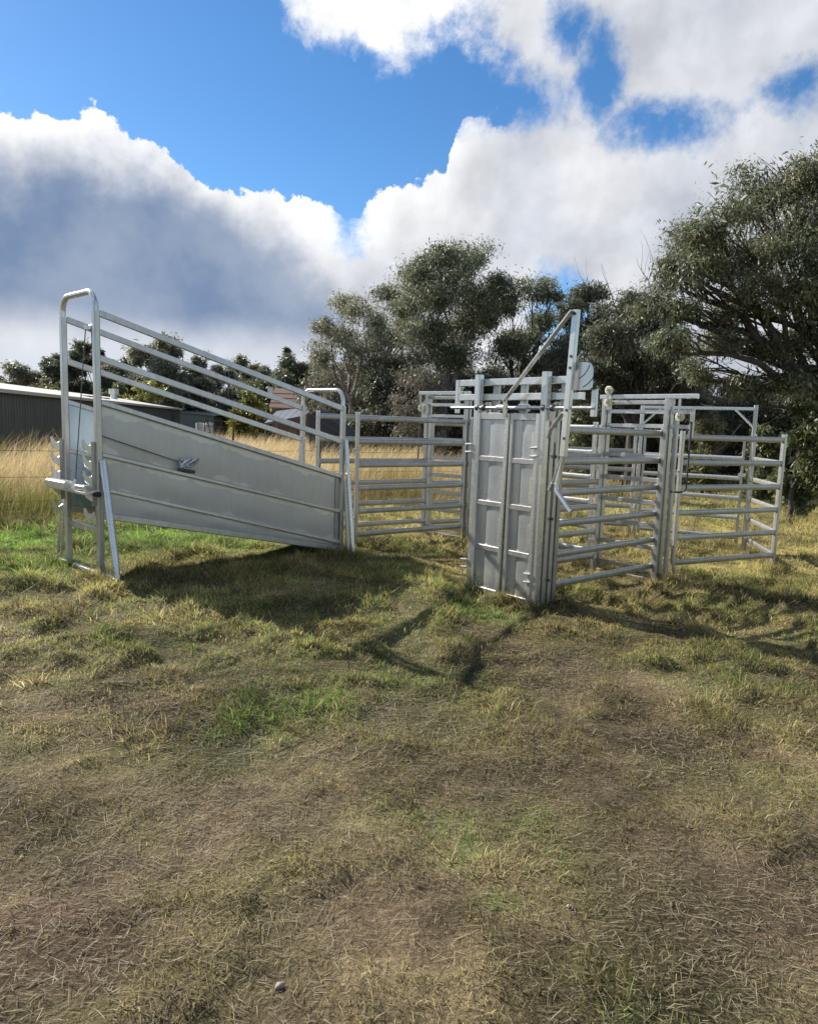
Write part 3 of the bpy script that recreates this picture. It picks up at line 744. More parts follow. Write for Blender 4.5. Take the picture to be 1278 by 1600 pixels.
# ------------------------------------------------------------------ sheds and house
def shed():
    P0, P1 = Vector((-12.6, 15.0, 0)), Vector((-19.6, 60.0, 0))
    dd = (P1 - P0); L = dd.length; a = math.atan2(dd.y, dd.x)
    e = empty('long_shed', P0, a, 'long dark green steel shed with pale roof behind the dry grass', 'shed')
    H, DEP, RI = 2.44, 9.0, .62
    # wall on local y = 0 faces the camera (camera on the -y side); shed body lies at +y
    n = 44; w = L / n
    for i in range(n):
        mb = MB()
        mb.box((i * w + .008, -.02, -.4), ((i + 1) * w - .008, .03, H)); 
        for q in range(4): mb.box((i * w + w * (q + .5) / 4 - .02, -.027, -.4), (i * w + w * (q + .5) / 4 + .02, -.018, H - .01))
        mb.build('wall_sheet', 'shed_green', e)
    MB().prism([Vector((L - .04, .0, -.4)), Vector((L - .04, DEP, -.4)), Vector((L - .04, DEP, H)), Vector((L - .04, DEP / 2, H + RI)), Vector((L - .04, 0, H))], (1, 0, 0), .05).build('end_wall', 'shed_green', e)
    MB().prism([Vector((0, .04, -.4)), Vector((0, DEP, -.4)), Vector((0, DEP, H)), Vector((0, DEP / 2, H + RI)), Vector((0, .04, H))], (-1, 0, 0), .05).build('end_wall', 'shed_green', e)
    MB().box((.06, DEP - .04, -.4), (L - .06, DEP, H - .02)).build('back_wall', 'shed_green', e)
    for side in (0, 1):
        y0, y1 = (-.12, DEP / 2) if side == 0 else (DEP + .12, DEP / 2)
        rf = MB().prism([Vector((-.2, y0, H + .02)), Vector((L + .2, y0, H + .02)), Vector((L + .2, y1, H + RI + .03)), Vector((-.2, y1, H + RI + .03))], (0, 0, 1), .05).build('roof', 'shed_roof', e)
        if side == 0:
            MB().box((-.2, -.22, H - .06), (L + .2, -.125, H + .07)).build('gutter', 'shed_roof', rf)
            for x in (24, 25.6, 27.3):
                MB().box((x, 1.2, H + .2), (x + .9, 1.9, H + .32)).build('skylight', 'dark_steel', rf)
            v = rod([(34, 2.4, H + .35), (34, 2.4, H + .75)], .22, 14).build('roof_vent', 'galv_bright', rf)
            MB().sweep([(34, 2.4, H + .74), (34, 2.4, H + .80), (34, 2.4, H + 1.0), (34, 2.4, H + 1.08)], circ(.33, 14)).build('vent_cowl', 'galv_bright', rf)
    wn = MB().box((L - 4.0, -.06, 1.0), (L - 2.6, -.03, 1.9)).build('window', 'window_dark', e)
    MB().box((L - 4.08, -.05, .94), (L - 2.52, -.036, 1.0)).build('sill', 'shed_grey', wn)
shed()
e = empty('grey_shed', (-22.0, 66, 0), R(-8), 'small grey-green steel shed past the end of the long shed', 'shed')
for i in range(4):
    MB().box((i * .95 + .006, -.03, -.3), (i * .95 + .944, .03, 2.2 - i * .07)).build('wall_sheet', 'shed_grey', e)
MB().box((.02, .04, -.3), (3.78, 3.0, 1.95)).build('body', 'shed_grey', e)
MB().prism([Vector((-.1, -.15, 2.24)), Vector((3.95, -.15, 1.97)), Vector((3.95, 3.1, 2.2)), Vector((-.1, 3.1, 2.45))], (0, 0, 1), .06).build('roof', 'shed_grey', e)
for i, (x, z) in enumerate(((-17.9, 1.35), (-17.1, 1.38))):
    e = empty('white_tank', (x, 60, 0), 0, ('left' if i == 0 else 'right') + ' of two white water tanks beside the grey-green shed', 'water tank', 'white water tanks')
    MB().sweep([(0, 0, -.3), (0, 0, z - .1), (0, 0, z)], circ(.33, 18)).build('tank_body', 'white_paint', e)
    MB().sweep([(0, 0, z - .01), (0, 0, z + .06)], circ(.12, 12)).build('lid', 'galv', e)
# brown brick house glimpsed through the top rails of the ramp
e = empty('brick_house', (-9.5, 48, 0), 0, 'brown brick house with white fascia ends seen through the ramp rails', 'house')
MB().box((.05, 0, -.3), (2.55, 3, 2.55)).build('wall', 'brick', e)
for k in range(4):
    MB().prism([Vector((-.12 + 0, -.25 + k * .48, 2.58 + k * .34)), Vector((2.75, -.25 + k * .48, 2.58 + k * .34)), Vector((2.75, .29 + k * .48, 2.93 + k * .34)), Vector((-.12, .29 + k * .48, 2.93 + k * .34))], (0, -.2, 1), .05).build('roof_course', 'brown_roof', e)
MB().prism([Vector((-.2, -.3, 3.45)), Vector((.12, -.3, 3.45)), Vector((.12, -.3, 3.95)), Vector((-.2, -.3, 3.95))], (0, 1, 0), .3).build('fascia_end', 'white_paint', e)
MB().prism([Vector((2.55, -.3, 2.95)), Vector((2.82, -.3, 2.95)), Vector((2.82, -.3, 3.3)), Vector((2.55, -.3, 3.3))], (0, 1, 0), .3).build('fascia_end', 'white_paint', e)
e = empty('carport', (-7.9, 38, 0), 0, 'low carport with dark grey sheet roof in front of the brick house', 'carport')
for i in range(5):
    x0 = i * .44
    MB().prism([Vector((x0 + .008, 0, 1.55 + x0 * .22)), Vector((x0 + .43, 0, 1.55 + (x0 + .43) * .22)), Vector((x0 + .43, 3.4, 2.25 + (x0 + .43) * .16)), Vector((x0 + .008, 3.4, 2.25 + x0 * .16))], (0, 0, 1), .05).build('roof_sheet', 'slate', e)
for x, y, h in ((.06, .1, 1.55), (2.12, .1, 1.99), (.06, 3.3, 2.2), (2.12, 3.3, 2.5)):
    bar((x, y, -.3), (x, y, h), .09, .09, (1, 0, 0)).build('post', 'timber', e)
e = empty('covered_stack', (-3.75, 26, 0), R(-6), 'dark tarpaulin over a sloping stack behind the ramp foot', 'covered stack')
MB().prism([Vector((0, 0, -.2)), Vector((1.55, 0, -.2)), Vector((1.5, 0, 1.25)), Vector((1.25, 0, 1.55)), Vector((.32, 0, 2.2)), Vector((.0, 0, 2.0))], (0, 1, 0), 1.8).build('tarpaulin', 'canvas_dark', e)
bar((-.02, -.04, 2.06), (1.36, -.04, 1.22), .03, .03, (0, 1, 0)).build('tie_rope', 'wire', e)
e = empty('old_steel_frame', (-15.1, 54, 0), R(10), 'old rusty steel frame leaning in the grass near the grey-green shed', 'scrap frame')
for i in range(4): bar((i * .5, .0, -.3), (i * .5 - .5, .2, 1.9 - .1 * i), .06, .06, (0, 1, 0)).build('upright', 'rust', e)
for zz in (.7, 1.2, 1.65): bar((-.45 - .1 * zz, .1, zz), (1.3 - .1 * zz, .15, zz - .1), .05, .05, (0, 1, 0)).build('cross_piece', 'rust', e)

# ------------------------------------------------------------------ wire fence along the paddock edge
fn = empty('wire_fence', (FENCE_A[0], FENCE_A[1], 0), R(38.3), 'rusty star picket and wire fence along the edge of the dry grass', 'fence')
def fpos(s): return FENCE_A + FENCE_U * s
posts = [-5.2, -1.6, 5.25, 8.05, 11.5, 15.2, 19, 23, 27]
random.seed(5)
for k, s in enumerate(posts):
    p = fpos(s); z = g1(*p); lx = .10 if abs(s - 5.25) < .1 else random.uniform(-.04, .04); k_ = 1.7 if k in (2, 3) else 1.0
    bm_ = MB().sweep([(s - lx * .5, .12, z - .1), (s + lx * -1.0 + lx * .5, .12, z + (1.48 if k in (2, 3) else 1.3))], [(a_ * k_, b_ * k_) for a_, b_ in [(-.022, -.018), (-.004, -.010), (0, -.008), (.004, -.010), (.022, -.018), (.024, -.013), (.005, -.003), (.005, .026), (-.005, .026), (-.005, -.003), (-.024, -.013)]], (1, 0, 0))
    bm_.build('star_picket', 'rust', fn)
for hgt in (.35, .72, 1.12):
    pts = []
    for a_, b_ in zip(posts[:-1], posts[1:]):
        for q in range(6):
            s = a_ + (b_ - a_) * q / 6; p = fpos(s); pts.append((s, .12, gt(*p) + hgt - .03 * math.sin(math.pi * q / 6)))
    rod(pts, .0035, 5).build('wire', 'wire', fn)
far_post = MB().sweep([(-5.62, 22.0, -.1), (-5.50, 22.0, 1.66)], sq(.06, .06), (1, 0, 0)).build('leaning_post', 'rust')
tag(far_post, 'thin leaning rusty post standing alone in the far dry grass', 'post')

# ------------------------------------------------------------------ trees
def tube_np(P, r, n=6):
    P = np.asarray(P, float); k = len(P)
    t = np.gradient(P, axis=0); t /= np.linalg.norm(t, axis=1, keepdims=True) + 1e-9
    ref = np.where(np.abs(t[:, 2:3]) < .9, np.array([[0, 0, 1.]]), np.array([[0, 1., 0]]))
    a = np.cross(t, ref); a /= np.linalg.norm(a, axis=1, keepdims=True) + 1e-9
    b = np.cross(t, a)
    th = np.linspace(0, 2 * np.pi, n, endpoint=False)
    v = P[:, None] + (a[:, None] * np.cos(th)[None, :, None] + b[:, None] * np.sin(th)[None, :, None]) * np.asarray(r)[:, None, None]
    v = v.reshape(-1, 3)
    i = np.arange(k - 1)[:, None] * n; j = np.arange(n)[None]; j2 = (j + 1) % n
    q0, q1, q2, q3 = i + j, i + j2, i + n + j2, i + n + j
    f = np.concatenate([np.stack([q0, q1, q2], -1).reshape(-1, 3), np.stack([q0, q2, q3], -1).reshape(-1, 3)])
    return v, f
class Wood:
    def __init__(s): s.v = []; s.f = []; s.n = 0
    def add(s, P, r, n=6):
        v, f = tube_np(P, r, n); s.v.append(v); s.f.append(f + s.n); s.n += len(v)
    def limb(s, rg, p0, p1, r0, r1, wob=.12, k=7, sag=0.0, n=6):
        p0 = np.asarray(p0, float); p1 = np.asarray(p1, float)
        t = np.linspace(0, 1, k)[:, None]; L = np.linalg.norm(p1 - p0)
        P = p0 + (p1 - p0) * t
        o = rg.normal(0, 1, (k, 3)) * wob * L / 3; o[0] = 0; o[-1] = 0
        o[1:-1] = (o[1:-1] + .5 * o[:-2] + .5 * o[2:]) / 2
        P = P + o; P[:, 2] += sag * L * np.sin(np.pi * t[:, 0])
        s.add(P, r0 + (r1 - r0) * t[:, 0] ** .8, n)
        return P
def leaves(rg, C_, R_, count, ln, wd, cols, droop=.7, shell=.35, puff=.22, layer=0.0):
    """leaf sprays: count leaves around random puffs spread in ellipsoids. returns verts tris cols"""
    C_ = np.asarray(C_, float); R_ = np.asarray(R_, float)
    npf = max(8, count // 34)
    ci = rg.integers(0, len(C_), npf)
    u = rg.normal(size=(npf, 3)); u /= np.linalg.norm(u, axis=1, keepdims=True)
    u[:, 2] = np.where((u[:, 2] < -.3) & (rg.random(npf) < .35), -u[:, 2], u[:, 2])
    rad = shell + (1 - shell) * rg.random(npf) ** .7
    pc = C_[ci] + u * rad[:, None] * R_[ci]
    ps = puff * R_[ci].mean(1) * rg.uniform(.6, 1.5, npf) * 1.6
    pi = rg.integers(0, npf, count)
    q = rg.normal(size=(count, 3)) * .62; q[:, 2] = q[:, 2] * .7 - .25 * np.abs(rg.normal(size=count))
    pos = pc[pi] + q * ps[pi][:, None]
    pd = rg.normal(size=(npf, 3)); d = rg.normal(size=(count, 3)) * .75 + pd[pi] * .7; d[:, 2] -= droop * 1.5; d /= np.linalg.norm(d, axis=1, keepdims=True)
    sd = np.cross(d, rg.normal(size=(count, 3))); sd /= np.linalg.norm(sd, axis=1, keepdims=True) + 1e-9
    l = (ln * (.35 + .65 * rg.gamma(3.5, .286, count)))[:, None]; w = l * (wd / ln) * rg.uniform(.6, 1.45, (count, 1))
    nrm = np.cross(d, sd)
    v = np.stack([pos, pos + d * l * .45 + sd * w * .5 + nrm * l * .05, pos + d * l, pos + d * l * .45 - sd * w * .5 + nrm * l * .05], 1).reshape(-1, 3)
    b = np.arange(count)[:, None] * 4
    t = np.concatenate([b + np.array([[0, 1, 2]]), b + np.array([[0, 2, 3]])])
    pal = np.asarray(cols, float)
    base = pal[rg.integers(0, len(pal), npf)] * rg.uniform(.7, 1.3, (npf, 1)) * np.where(rg.random((npf, 1)) < .16, 1.65, 1.0)
    c = base[pi] * rg.uniform(.7, 1.35, (count, 1))
    return v, t, np.repeat(c, 4, 0), pc
GUM = [(0.137, 0.15, 0.088), (0.16, 0.168, 0.105), (0.119, 0.139, 0.08), (0.186, 0.178, 0.113), (0.101, 0.129, 0.088)]
GUM_PALE = [(0.192, 0.203, 0.14), (0.221, 0.222, 0.159), (0.164, 0.183, 0.125), (0.252, 0.239, 0.166)]
GUM_DARK = [(0.086, 0.098, 0.063), (0.103, 0.112, 0.072), (0.07, 0.087, 0.055), (0.124, 0.121, 0.079)]
OLIVE = [(0.153, 0.149, 0.068), (0.124, 0.126, 0.058), (0.175, 0.157, 0.085)]
SCRUBC = [(0.141, 0.125, 0.099), (0.12, 0.118, 0.086), (0.17, 0.142, 0.12), (0.115, 0.125, 0.072)]
WATTLE = [(.19, .19, .035), (.15, .16, .032), (.12, .14, .035), (.23, .21, .04)]
BRIGHTB = [(.105, .118, .048), (.130, .138, .058), (.090, .10, .042)]
def make_tree(name, label, cat, base, clusters, seed, leaf_n, ln, wd, pal, bark, tr, group=None, fork=None, rel=False, twigs=10, lean=(0, 0), bare=()):
    """clusters: (x,y,z,rx,rz) in world space (or relative to the base)"""
    rg = np.random.default_rng(seed)
    bx, by = base; bz = g1(bx, by) if not rel else 0.0
    cl = np.array(clusters, float)
    if not rel: cl[:, 0] -= bx; cl[:, 1] -= by; cl[:, 2] -= bz
    top = cl[:, 2].max(); W_ = Wood()
    cen = cl[:, :3].mean(0)
    fz = fork if fork else max(.8, cl[:, 2].min() * .55)
    # trunk splits into two or three leaders
    nl = 2 if len(cl) < 6 else 3
    f0 = np.array([lean[0], lean[1], fz])
    W_.limb(rg, (0, 0, -.25), f0, tr * 1.15, tr * .8, .08, 8, 0, 9)
    order = np.argsort(cl[:, 0]); groups = np.array_split(order, nl)
    ends = []
    for gi in groups:
        gc = cl[gi, :3].mean(0); gc = f0 + (gc - f0) * .62
        P = W_.limb(rg, f0, gc, tr * .62, tr * .30, .16, 8, .02, 7)
        for ci in gi:
            c = cl[ci]; st = P[rg.integers(3, 8)]
            Q = W_.limb(rg, st, c[:3] - np.array([0, 0, c[4] * .35]), tr * .26, tr * .10, .22, 7, .05, 6)
            for q in range(twigs):
                u = rg.normal(size=3); u /= np.linalg.norm(u); u[2] = abs(u[2]) * .8 - .1
                s0 = Q[rg.integers(3, 7)]
                e0 = c[:3] + u * np.array([c[3], c[3], c[4]]) * rg.uniform(.7, 1.0)
                T = W_.limb(rg, s0, e0, tr * .085, tr * .018, .22, 6, .06, 4)
                if q % 2 == 0:
                    e1 = e0 + rg.normal(size=3) * c[3] * .4
                    W_.limb(rg, T[3], e1, tr * .04, tr * .012, .2, 4, 0, 3)
    for (p0, p1, r0) in bare:
        P = W_.limb(rg, np.array(p0, float), np.array(p1, float), r0, r0 * .2, .18, 9, 0, 5)
        for q in range(9):
            s0 = P[rg.integers(2, 8)]; dv = (P[-1] - P[0]); Lb = np.linalg.norm(dv)
            e0 = s0 + dv / Lb * Lb * rg.uniform(.12, .35) + rg.normal(size=3) * Lb * .16
            T = W_.limb(rg, s0, e0, r0 * .35, r0 * .08, .2, 5, 0, 4)
            W_.limb(rg, T[2], e0 + rg.normal(size=3) * Lb * .1, r0 * .15, r0 * .06, .2, 4, 0, 3)
    e = empty(name, (bx, by, bz), 0, label, cat, group)
    wv = np.concatenate(W_.v); wf = np.concatenate(W_.f)
    link(bpy.data.objects.new('trunk', np_mesh('trunk', wv, wf, M[bark], None, True)), e)
    if leaf_n:
        rr = np.stack([cl[:, 3], cl[:, 3], cl[:, 4]], 1)
        vol = cl[:, 3] * cl[:, 4]
        V = []; T = []; K = []; nn = 0
        for ci in range(len(cl)):
            n_ = int(leaf_n * vol[ci] / vol.mean())
            ks = 7; u = rg.normal(size=(ks, 3)); u /= np.linalg.norm(u, axis=1, keepdims=True)
            u[:, 2] = u[:, 2] * .9 + .12
            sc = cl[ci, :3] + u * rr[ci] * rg.uniform(.35, .80, (ks, 1))
            sr = rr[ci][None] * rg.uniform(.30, .56, (ks, 1)) * np.array([[1.15, 1.15, .95]])
            v, t, k, _ = leaves(rg, sc, sr, n_, ln, wd, pal, puff=.44)
            V.append(v); T.append(t + nn); K.append(k); nn += len(v)
        link(bpy.data.objects.new('crown', np_mesh('crown', np.concatenate(V), np.concatenate(T), M['leaf'], np.concatenate(K))), e)
    return e
CROWNS = {
  'main': ((1.44, 33), [(0.1, 31.89, 8.39, 0.96, 0.82), (1.36, 32.16, 8.9, 1.14, 0.82), (2.68, 33.96, 9.34, 1.14, 0.88), (3.54, 33.21, 8.21, 0.9, 0.75), (1.09, 31.37, 7.51, 1.44, 0.94), (2.55, 32.76, 7.39, 1.26, 1.01), (-0.05, 32.94, 7.34, 0.96, 0.94), (0.47, 31.72, 5.92, 1.35, 0.94), (2.22, 33.89, 6.11, 1.35, 1.01), (3.28, 32.09, 6.75, 0.84, 0.75), (1.55, 32.59, 4.65, 1.35, 0.88)]),
  'rightmid': ((4.8, 34), [(5.44, 34.05, 8.23, 1.11, 0.65), (4.42, 33.78, 7.39, 1.11, 0.84), (6.32, 34.16, 7.87, 0.68, 0.42), (5.07, 34.86, 6.18, 1.3, 0.91), (6.25, 35.1, 6.85, 0.86, 0.71), (4.24, 33.33, 5.09, 1.11, 0.91), (5.92, 34.46, 5.11, 1.11, 0.97)]),
  'leftgum': ((-3.1, 36), [(-3.53, 36.54, 7.59, 0.98, 0.75), (-4.58, 35.54, 6.48, 0.78, 0.62), (-2.27, 34.72, 6.92, 0.91, 0.89), (-3.94, 37.65, 6.07, 1.24, 0.89), (-2.11, 35.3, 5.39, 1.24, 1.03), (-4.65, 35.52, 5.02, 0.91, 0.82)]),
  'second': ((-1.08, 38), [(-1.45, 39.06, 8.61, 0.97, 0.65), (-0.58, 38.23, 7.5, 0.97, 0.94), (-1.45, 37.89, 6.34, 1.31, 1.09), (-0.24, 39.0, 5.5, 1.31, 1.09), (-1.83, 36.46, 4.56, 1.17, 0.94)]),
  'narrow': ((7.42, 30), [(7.3, 30.5, 7.37, 0.87, 0.57), (6.4, 29.77, 6.55, 0.65, 0.63), (7.61, 29.13, 6.26, 0.76, 0.74), (7.02, 30.44, 5.57, 0.98, 0.8), (8.39, 31.12, 4.88, 0.93, 0.86), (6.08, 29.33, 4.64, 0.82, 0.8)]),
  'dead': ((7.18, 23), [(7.17, 23.24, 5.82, 0.67, 0.57), (6.14, 22.6, 4.71, 0.71, 0.61), (7.85, 23.54, 4.98, 0.79, 0.66), (7.08, 23.55, 4.03, 0.88, 0.61), (8.03, 22.41, 4.06, 0.75, 0.61), (5.96, 23.58, 3.79, 0.63, 0.53), (8.73, 23.31, 3.35, 0.71, 0.53), (5.4, 23.28, 3.14, 0.54, 0.44), (6.67, 23.6, 3.3, 0.67, 0.44), (7.58, 22.86, 2.78, 0.71, 0.44), (9.27, 23.45, 2.55, 0.63, 0.44)]),
  'bigright': ((10.91, 16), [(6.2, 16.65, 5.96, 0.61, 0.57), (6.27, 15.22, 6.04, 0.7, 0.64), (7.6, 16.74, 7.05, 0.75, 0.67), (7.88, 15.78, 7.14, 0.75, 0.67), (8.69, 15.96, 7.5, 0.75, 0.71), (9.12, 15.25, 7.05, 0.75, 0.78), (5.69, 16.29, 5.31, 0.52, 0.5), (6.21, 15.61, 5.12, 0.67, 0.57), (7.51, 16.78, 5.86, 0.75, 0.67), (7.78, 15.51, 6.0, 0.78, 0.71), (8.98, 16.13, 6.4, 0.73, 0.74), (5.87, 15.86, 4.51, 0.49, 0.43), (7.0, 16.2, 4.58, 0.64, 0.5), (7.6, 15.33, 4.85, 0.78, 0.64), (8.55, 15.35, 4.88, 0.73, 0.74), (6.88, 16.44, 3.83, 0.64, 0.43), (7.94, 16.49, 3.73, 0.7, 0.46), (8.81, 16.14, 3.93, 0.73, 0.64), (10.37, 17.03, 5.97, 0.87, 0.89), (9.46, 15.4, 4.26, 0.73, 0.71), (5.29, 16.43, 4.63, 0.44, 0.39), (5.46, 15.52, 3.75, 0.52, 0.39), (6.6, 16.68, 3.12, 0.52, 0.35), (7.28, 16.17, 2.89, 0.49, 0.32), (8.58, 16.19, 2.94, 0.64, 0.39)]),
}

b, c = CROWNS['main']; make_tree('gum_tree', 'tallest gum tree in the middle, with rounded dark crown above the yard', 'tree', b, c, 1, 5600, .145, .034, GUM, 'bark_pale', .26, 'gum trees behind the yard')
b, c = CROWNS['rightmid']; make_tree('gum_tree', 'gum tree right of the tallest one, its thin branch reaching into blue sky', 'tree', b, c, 2, 4000, .155, .036, GUM, 'bark_dark', .22, 'gum trees behind the yard', bare=[((.6, 0, 5.4), (2.1, 0, 6.6), .05)])
b, c = CROWNS['leftgum']; make_tree('gum_tree', 'pale open-crowned gum tree at the left end of the middle clump', 'tree', b, c, 3, 3000, .155, .035, GUM_PALE, 'bark_pale', .17, 'gum trees behind the yard')
b, c = CROWNS['second']; make_tree('gum_tree', 'slender gum tree between the pale gum and the tallest gum', 'tree', b, c, 4, 4300, .16, .038, GUM, 'bark_dark', .19, 'gum trees behind the yard')
b, c = CROWNS['narrow']; make_tree('gum_tree', 'narrow gum tree behind the top of the lever arm', 'tree', b, c, 5, 5600, .145, .034, GUM_DARK, 'bark_dark', .20, 'gum trees behind the yard')
b, c = CROWNS['dead']; make_tree('gum_tree', 'dark tree with bare dead branches sticking up from its top', 'tree', b, c, 6, 6200, .125, .030, GUM_DARK, 'bark_dark', .27, 'gum trees behind the yard', fork=1.9,
    bare=[((.0, 0, 3.2), (.25, .2, 6.9), .05), ((-.1, 0, 3.5), (-.75, .1, 6.3), .045), ((.1, 0, 3.0), (-1.5, .2, 6.1), .04), ((.2, 0, 3.4), (.8, 0, 6.4), .045), ((0, 0, 3.0), (.45, -.2, 6.6), .03)])
b, c = CROWNS['bigright']; make_tree('gum_tree', 'huge spreading gum tree with dark arching limbs at the right edge', 'tree', b, c, 7, 4300, .092, .023, GUM + OLIVE[:1], 'bark_dark', .36, 'gum trees behind the yard', fork=1.9, twigs=14,
    bare=[((-.4, 0, 1.8), (-3.6, .1, 4.3), .15), ((-.8, 0, 2.3), (-3.0, -.2, 4.9), .11), ((-1.9, 0, 2.9), (-4.5, .2, 3.5), .06), ((-1.4, 0, 2.5), (-4.0, .3, 2.4), .05)])
# scrub under and between the gums: each its own shrub
ORD = ['first', 'second', 'third', 'fourth', 'fifth', 'sixth', 'seventh', 'eighth', 'ninth', 'tenth', 'eleventh', 'twelfth', 'thirteenth', 'fourteenth', 'fifteenth', 'sixteenth', 'seventeenth', 'eighteenth', 'nineteenth', 'twentieth', 'twenty-first', 'twenty-second', 'twenty-third', 'twenty-fourth', 'twenty-fifth', 'twenty-sixth']
def bush_clusters(rg, h, w, k):
    out = []
    for i in range(k):
        z = h * (.12 + .70 * (i + .5) / k)
        out.append((rg.uniform(-.65, .65) * w, rg.uniform(-.65, .65) * w, z, w * rg.uniform(.5, .75), h * rg.uniform(.14, .20)))
    out.append((rg.uniform(-.2, .2) * w, 0, h * .86, w * .5, h * .13))
    return out
def shrub(name, label, cat, x, y, h, w, seed, n, ln, wd, pal, bark, group, k=6):
    rg = np.random.default_rng(seed)
    cl = [(x + a, y + b_, z + g1(x, y), r1, r2) for a, b_, z, r1, r2 in bush_clusters(rg, h, w, k)]
    return make_tree(name, label, cat, (x, y), cl, seed, n, ln, wd, pal, bark, .028 + .011 * h, group, fork=h * .25, twigs=8)
SCR = [(-4.6, 40, 4.38, 1.0), (-3.4, 38, 4.63, 1.21), (-1.7, 34, 3.92, 0.93), (-0.5, 36, 4.41, 1.11), (0.7, 31, 3.67, 0.84), (2.2, 36, 4.34, 1.11), (3.8, 37, 4.46, 1.14), (5.3, 38, 4.41, 1.1), (6.6, 36, 4.64, 1.11), (7.5, 34, 4.37, 0.93)]
sc_p = {}
for i, (x, y, h, w) in enumerate(SCR):
    lb = ORD[i] + ' scrubby understorey tree from the left in the middle clump'
    if i > 2:
        o = copy_tree(sc_p[i % 3]); o['label'] = lb; o.location = (x, y, g1(x, y)); o.rotation_euler = (0, 0, 1.1 * i); q_ = h / SCR[i % 3][2]; o.scale = (w / SCR[i % 3][3], w / SCR[i % 3][3], q_); continue
    sc_p[i] = shrub('scrub_tree', lb, 'scrub tree', x, y, h * 1.18, w * 1.75, 40 + i, 2200, .165, .038, SCRUBC if i % 2 else GUM_DARK, 'bark_pale' if i % 3 == 1 else 'bark_dark', 'scrubby trees under the gums', 7)
DSC = [(6.9, 26, 3.33, 0.8), (8.4, 27, 3.55, 0.88), (9.4, 26, 3.29, 0.8), (10.8, 27, 3.27, 0.88), (12.2, 28, 2.75, 0.76), (13.1, 26, 3.17, 0.9), (14.3, 25, 3.37, 0.82), (15.3, 24, 3.55, 0.78)]
ds_p = {}
for i, (x, y, h, w) in enumerate(DSC):
    lb = ORD[i] + ' dark scrubby bush from the left behind the right-hand pens'
    if i > 2:
        o = copy_tree(ds_p[i % 3]); o['label'] = lb; o.location = (x, y, g1(x, y)); o.rotation_euler = (0, 0, 1.1 * i); q_ = h / DSC[i % 3][2]; o.scale = (w / DSC[i % 3][3], w / DSC[i % 3][3], q_); continue
    ds_p[i] = shrub('dark_scrub', lb, 'scrub tree', x, y, h * 1.30, w * 1.9, 60 + i, 2300, .135, .033, GUM_DARK, 'bark_dark', 'dark scrub behind the right pens', 7)
for i, (x, y, h, w, lb) in enumerate([(4.9, 20, 2.72, 0.60, 'green leafy bush standing right of the head bail lever'), (8.7, 21, 2.48, 0.70, 'olive bush seen under the overhead gate frame'), (8.35, 15.4, 2.85, 0.60, 'pale green bush under the huge gum at the right edge'), (9.4, 19, 2.2, 0.5, 'low olive bush right of the overhead gate frame')]):
    shrub('green_bush', lb, 'bush', x, y, h, w, 80 + i, 1300, .12, .034, BRIGHTB if i != 1 else OLIVE, 'bark_dark', 'green bushes around the yard', 6)
# far tree line behind the shed: three shapes copied
BACK = [(-4.3, 50, 5.2, 1.7), (-2.2, 47, 5.6, 2.1), (-0.2, 45, 5.8, 2.1), (2.8, 46, 5.8, 2.1), (5.8, 45, 5.6, 2.1), (8.8, 43, 5.4, 2.0), (11.6, 40, 5.4, 2.0), (14.4, 38, 5.0, 2.0), (17.0, 36, 5.2, 2.0), (19.4, 34, 5.4, 2.0)]
bk = []
for i, (x, y, h, w) in enumerate(BACK):
    lb = ORD[i] + ' from the left of the dim back-row trees that close the view behind the scrub'
    if i < 2:
        o = shrub('back_row_tree', lb, 'scrub tree', x, y, h, w, 90 + i, 2600, .24, .06, GUM_DARK, 'bark_dark', 'back row of dim trees', 9); bk.append(o)
    else:
        o = copy_tree(bk[i % 2]); o['label'] = lb
        o.location = (x, y, g1(x, y)); o.rotation_euler = (0, 0, 1.3 * i); o.scale = (1, 1, h / 5.5)
LB = [(-47, 84), (-41.5, 80), (-37, 80), (-33.5, 76), (-29.5, 74), (-26, 73), (-23, 71), (-19.5, 72), (-16, 70), (-12.5, 67), (-9.5, 66), (-7, 62)]
for i, (x, y) in enumerate(LB):
    o = copy_tree(bk[i % 2]); o.name = 'distant_scrub'; o['label'] = ORD[i] + ' from the left of the low scrubby trees filling in under the distant gums'; o['group'] = 'distant scrub under the far gums'
    o.location = (x, y, g1(x, y)); o.rotation_euler = (0, 0, .9 * i); q_ = .85 + .25 * math.sin(i * 2.3); o.scale = (1.5, 1.5, q_)
protos = []
for k in range(3):
    rg = np.random.default_rng(100 + k); H_ = 9.0
    cl = []
    for i in range(15):
        z = H_ * (.12 + .76 * (i / 14)); w = 1.9 * (1.1 - .6 * abs(i / 14 - .4))
        cl.append((rg.uniform(-1, 1) * w * .9, rg.uniform(-1, 1) * w * .9, z, w * rg.uniform(.38, .6), .95 * rg.uniform(.7, 1.2)))
    protos.append(cl)
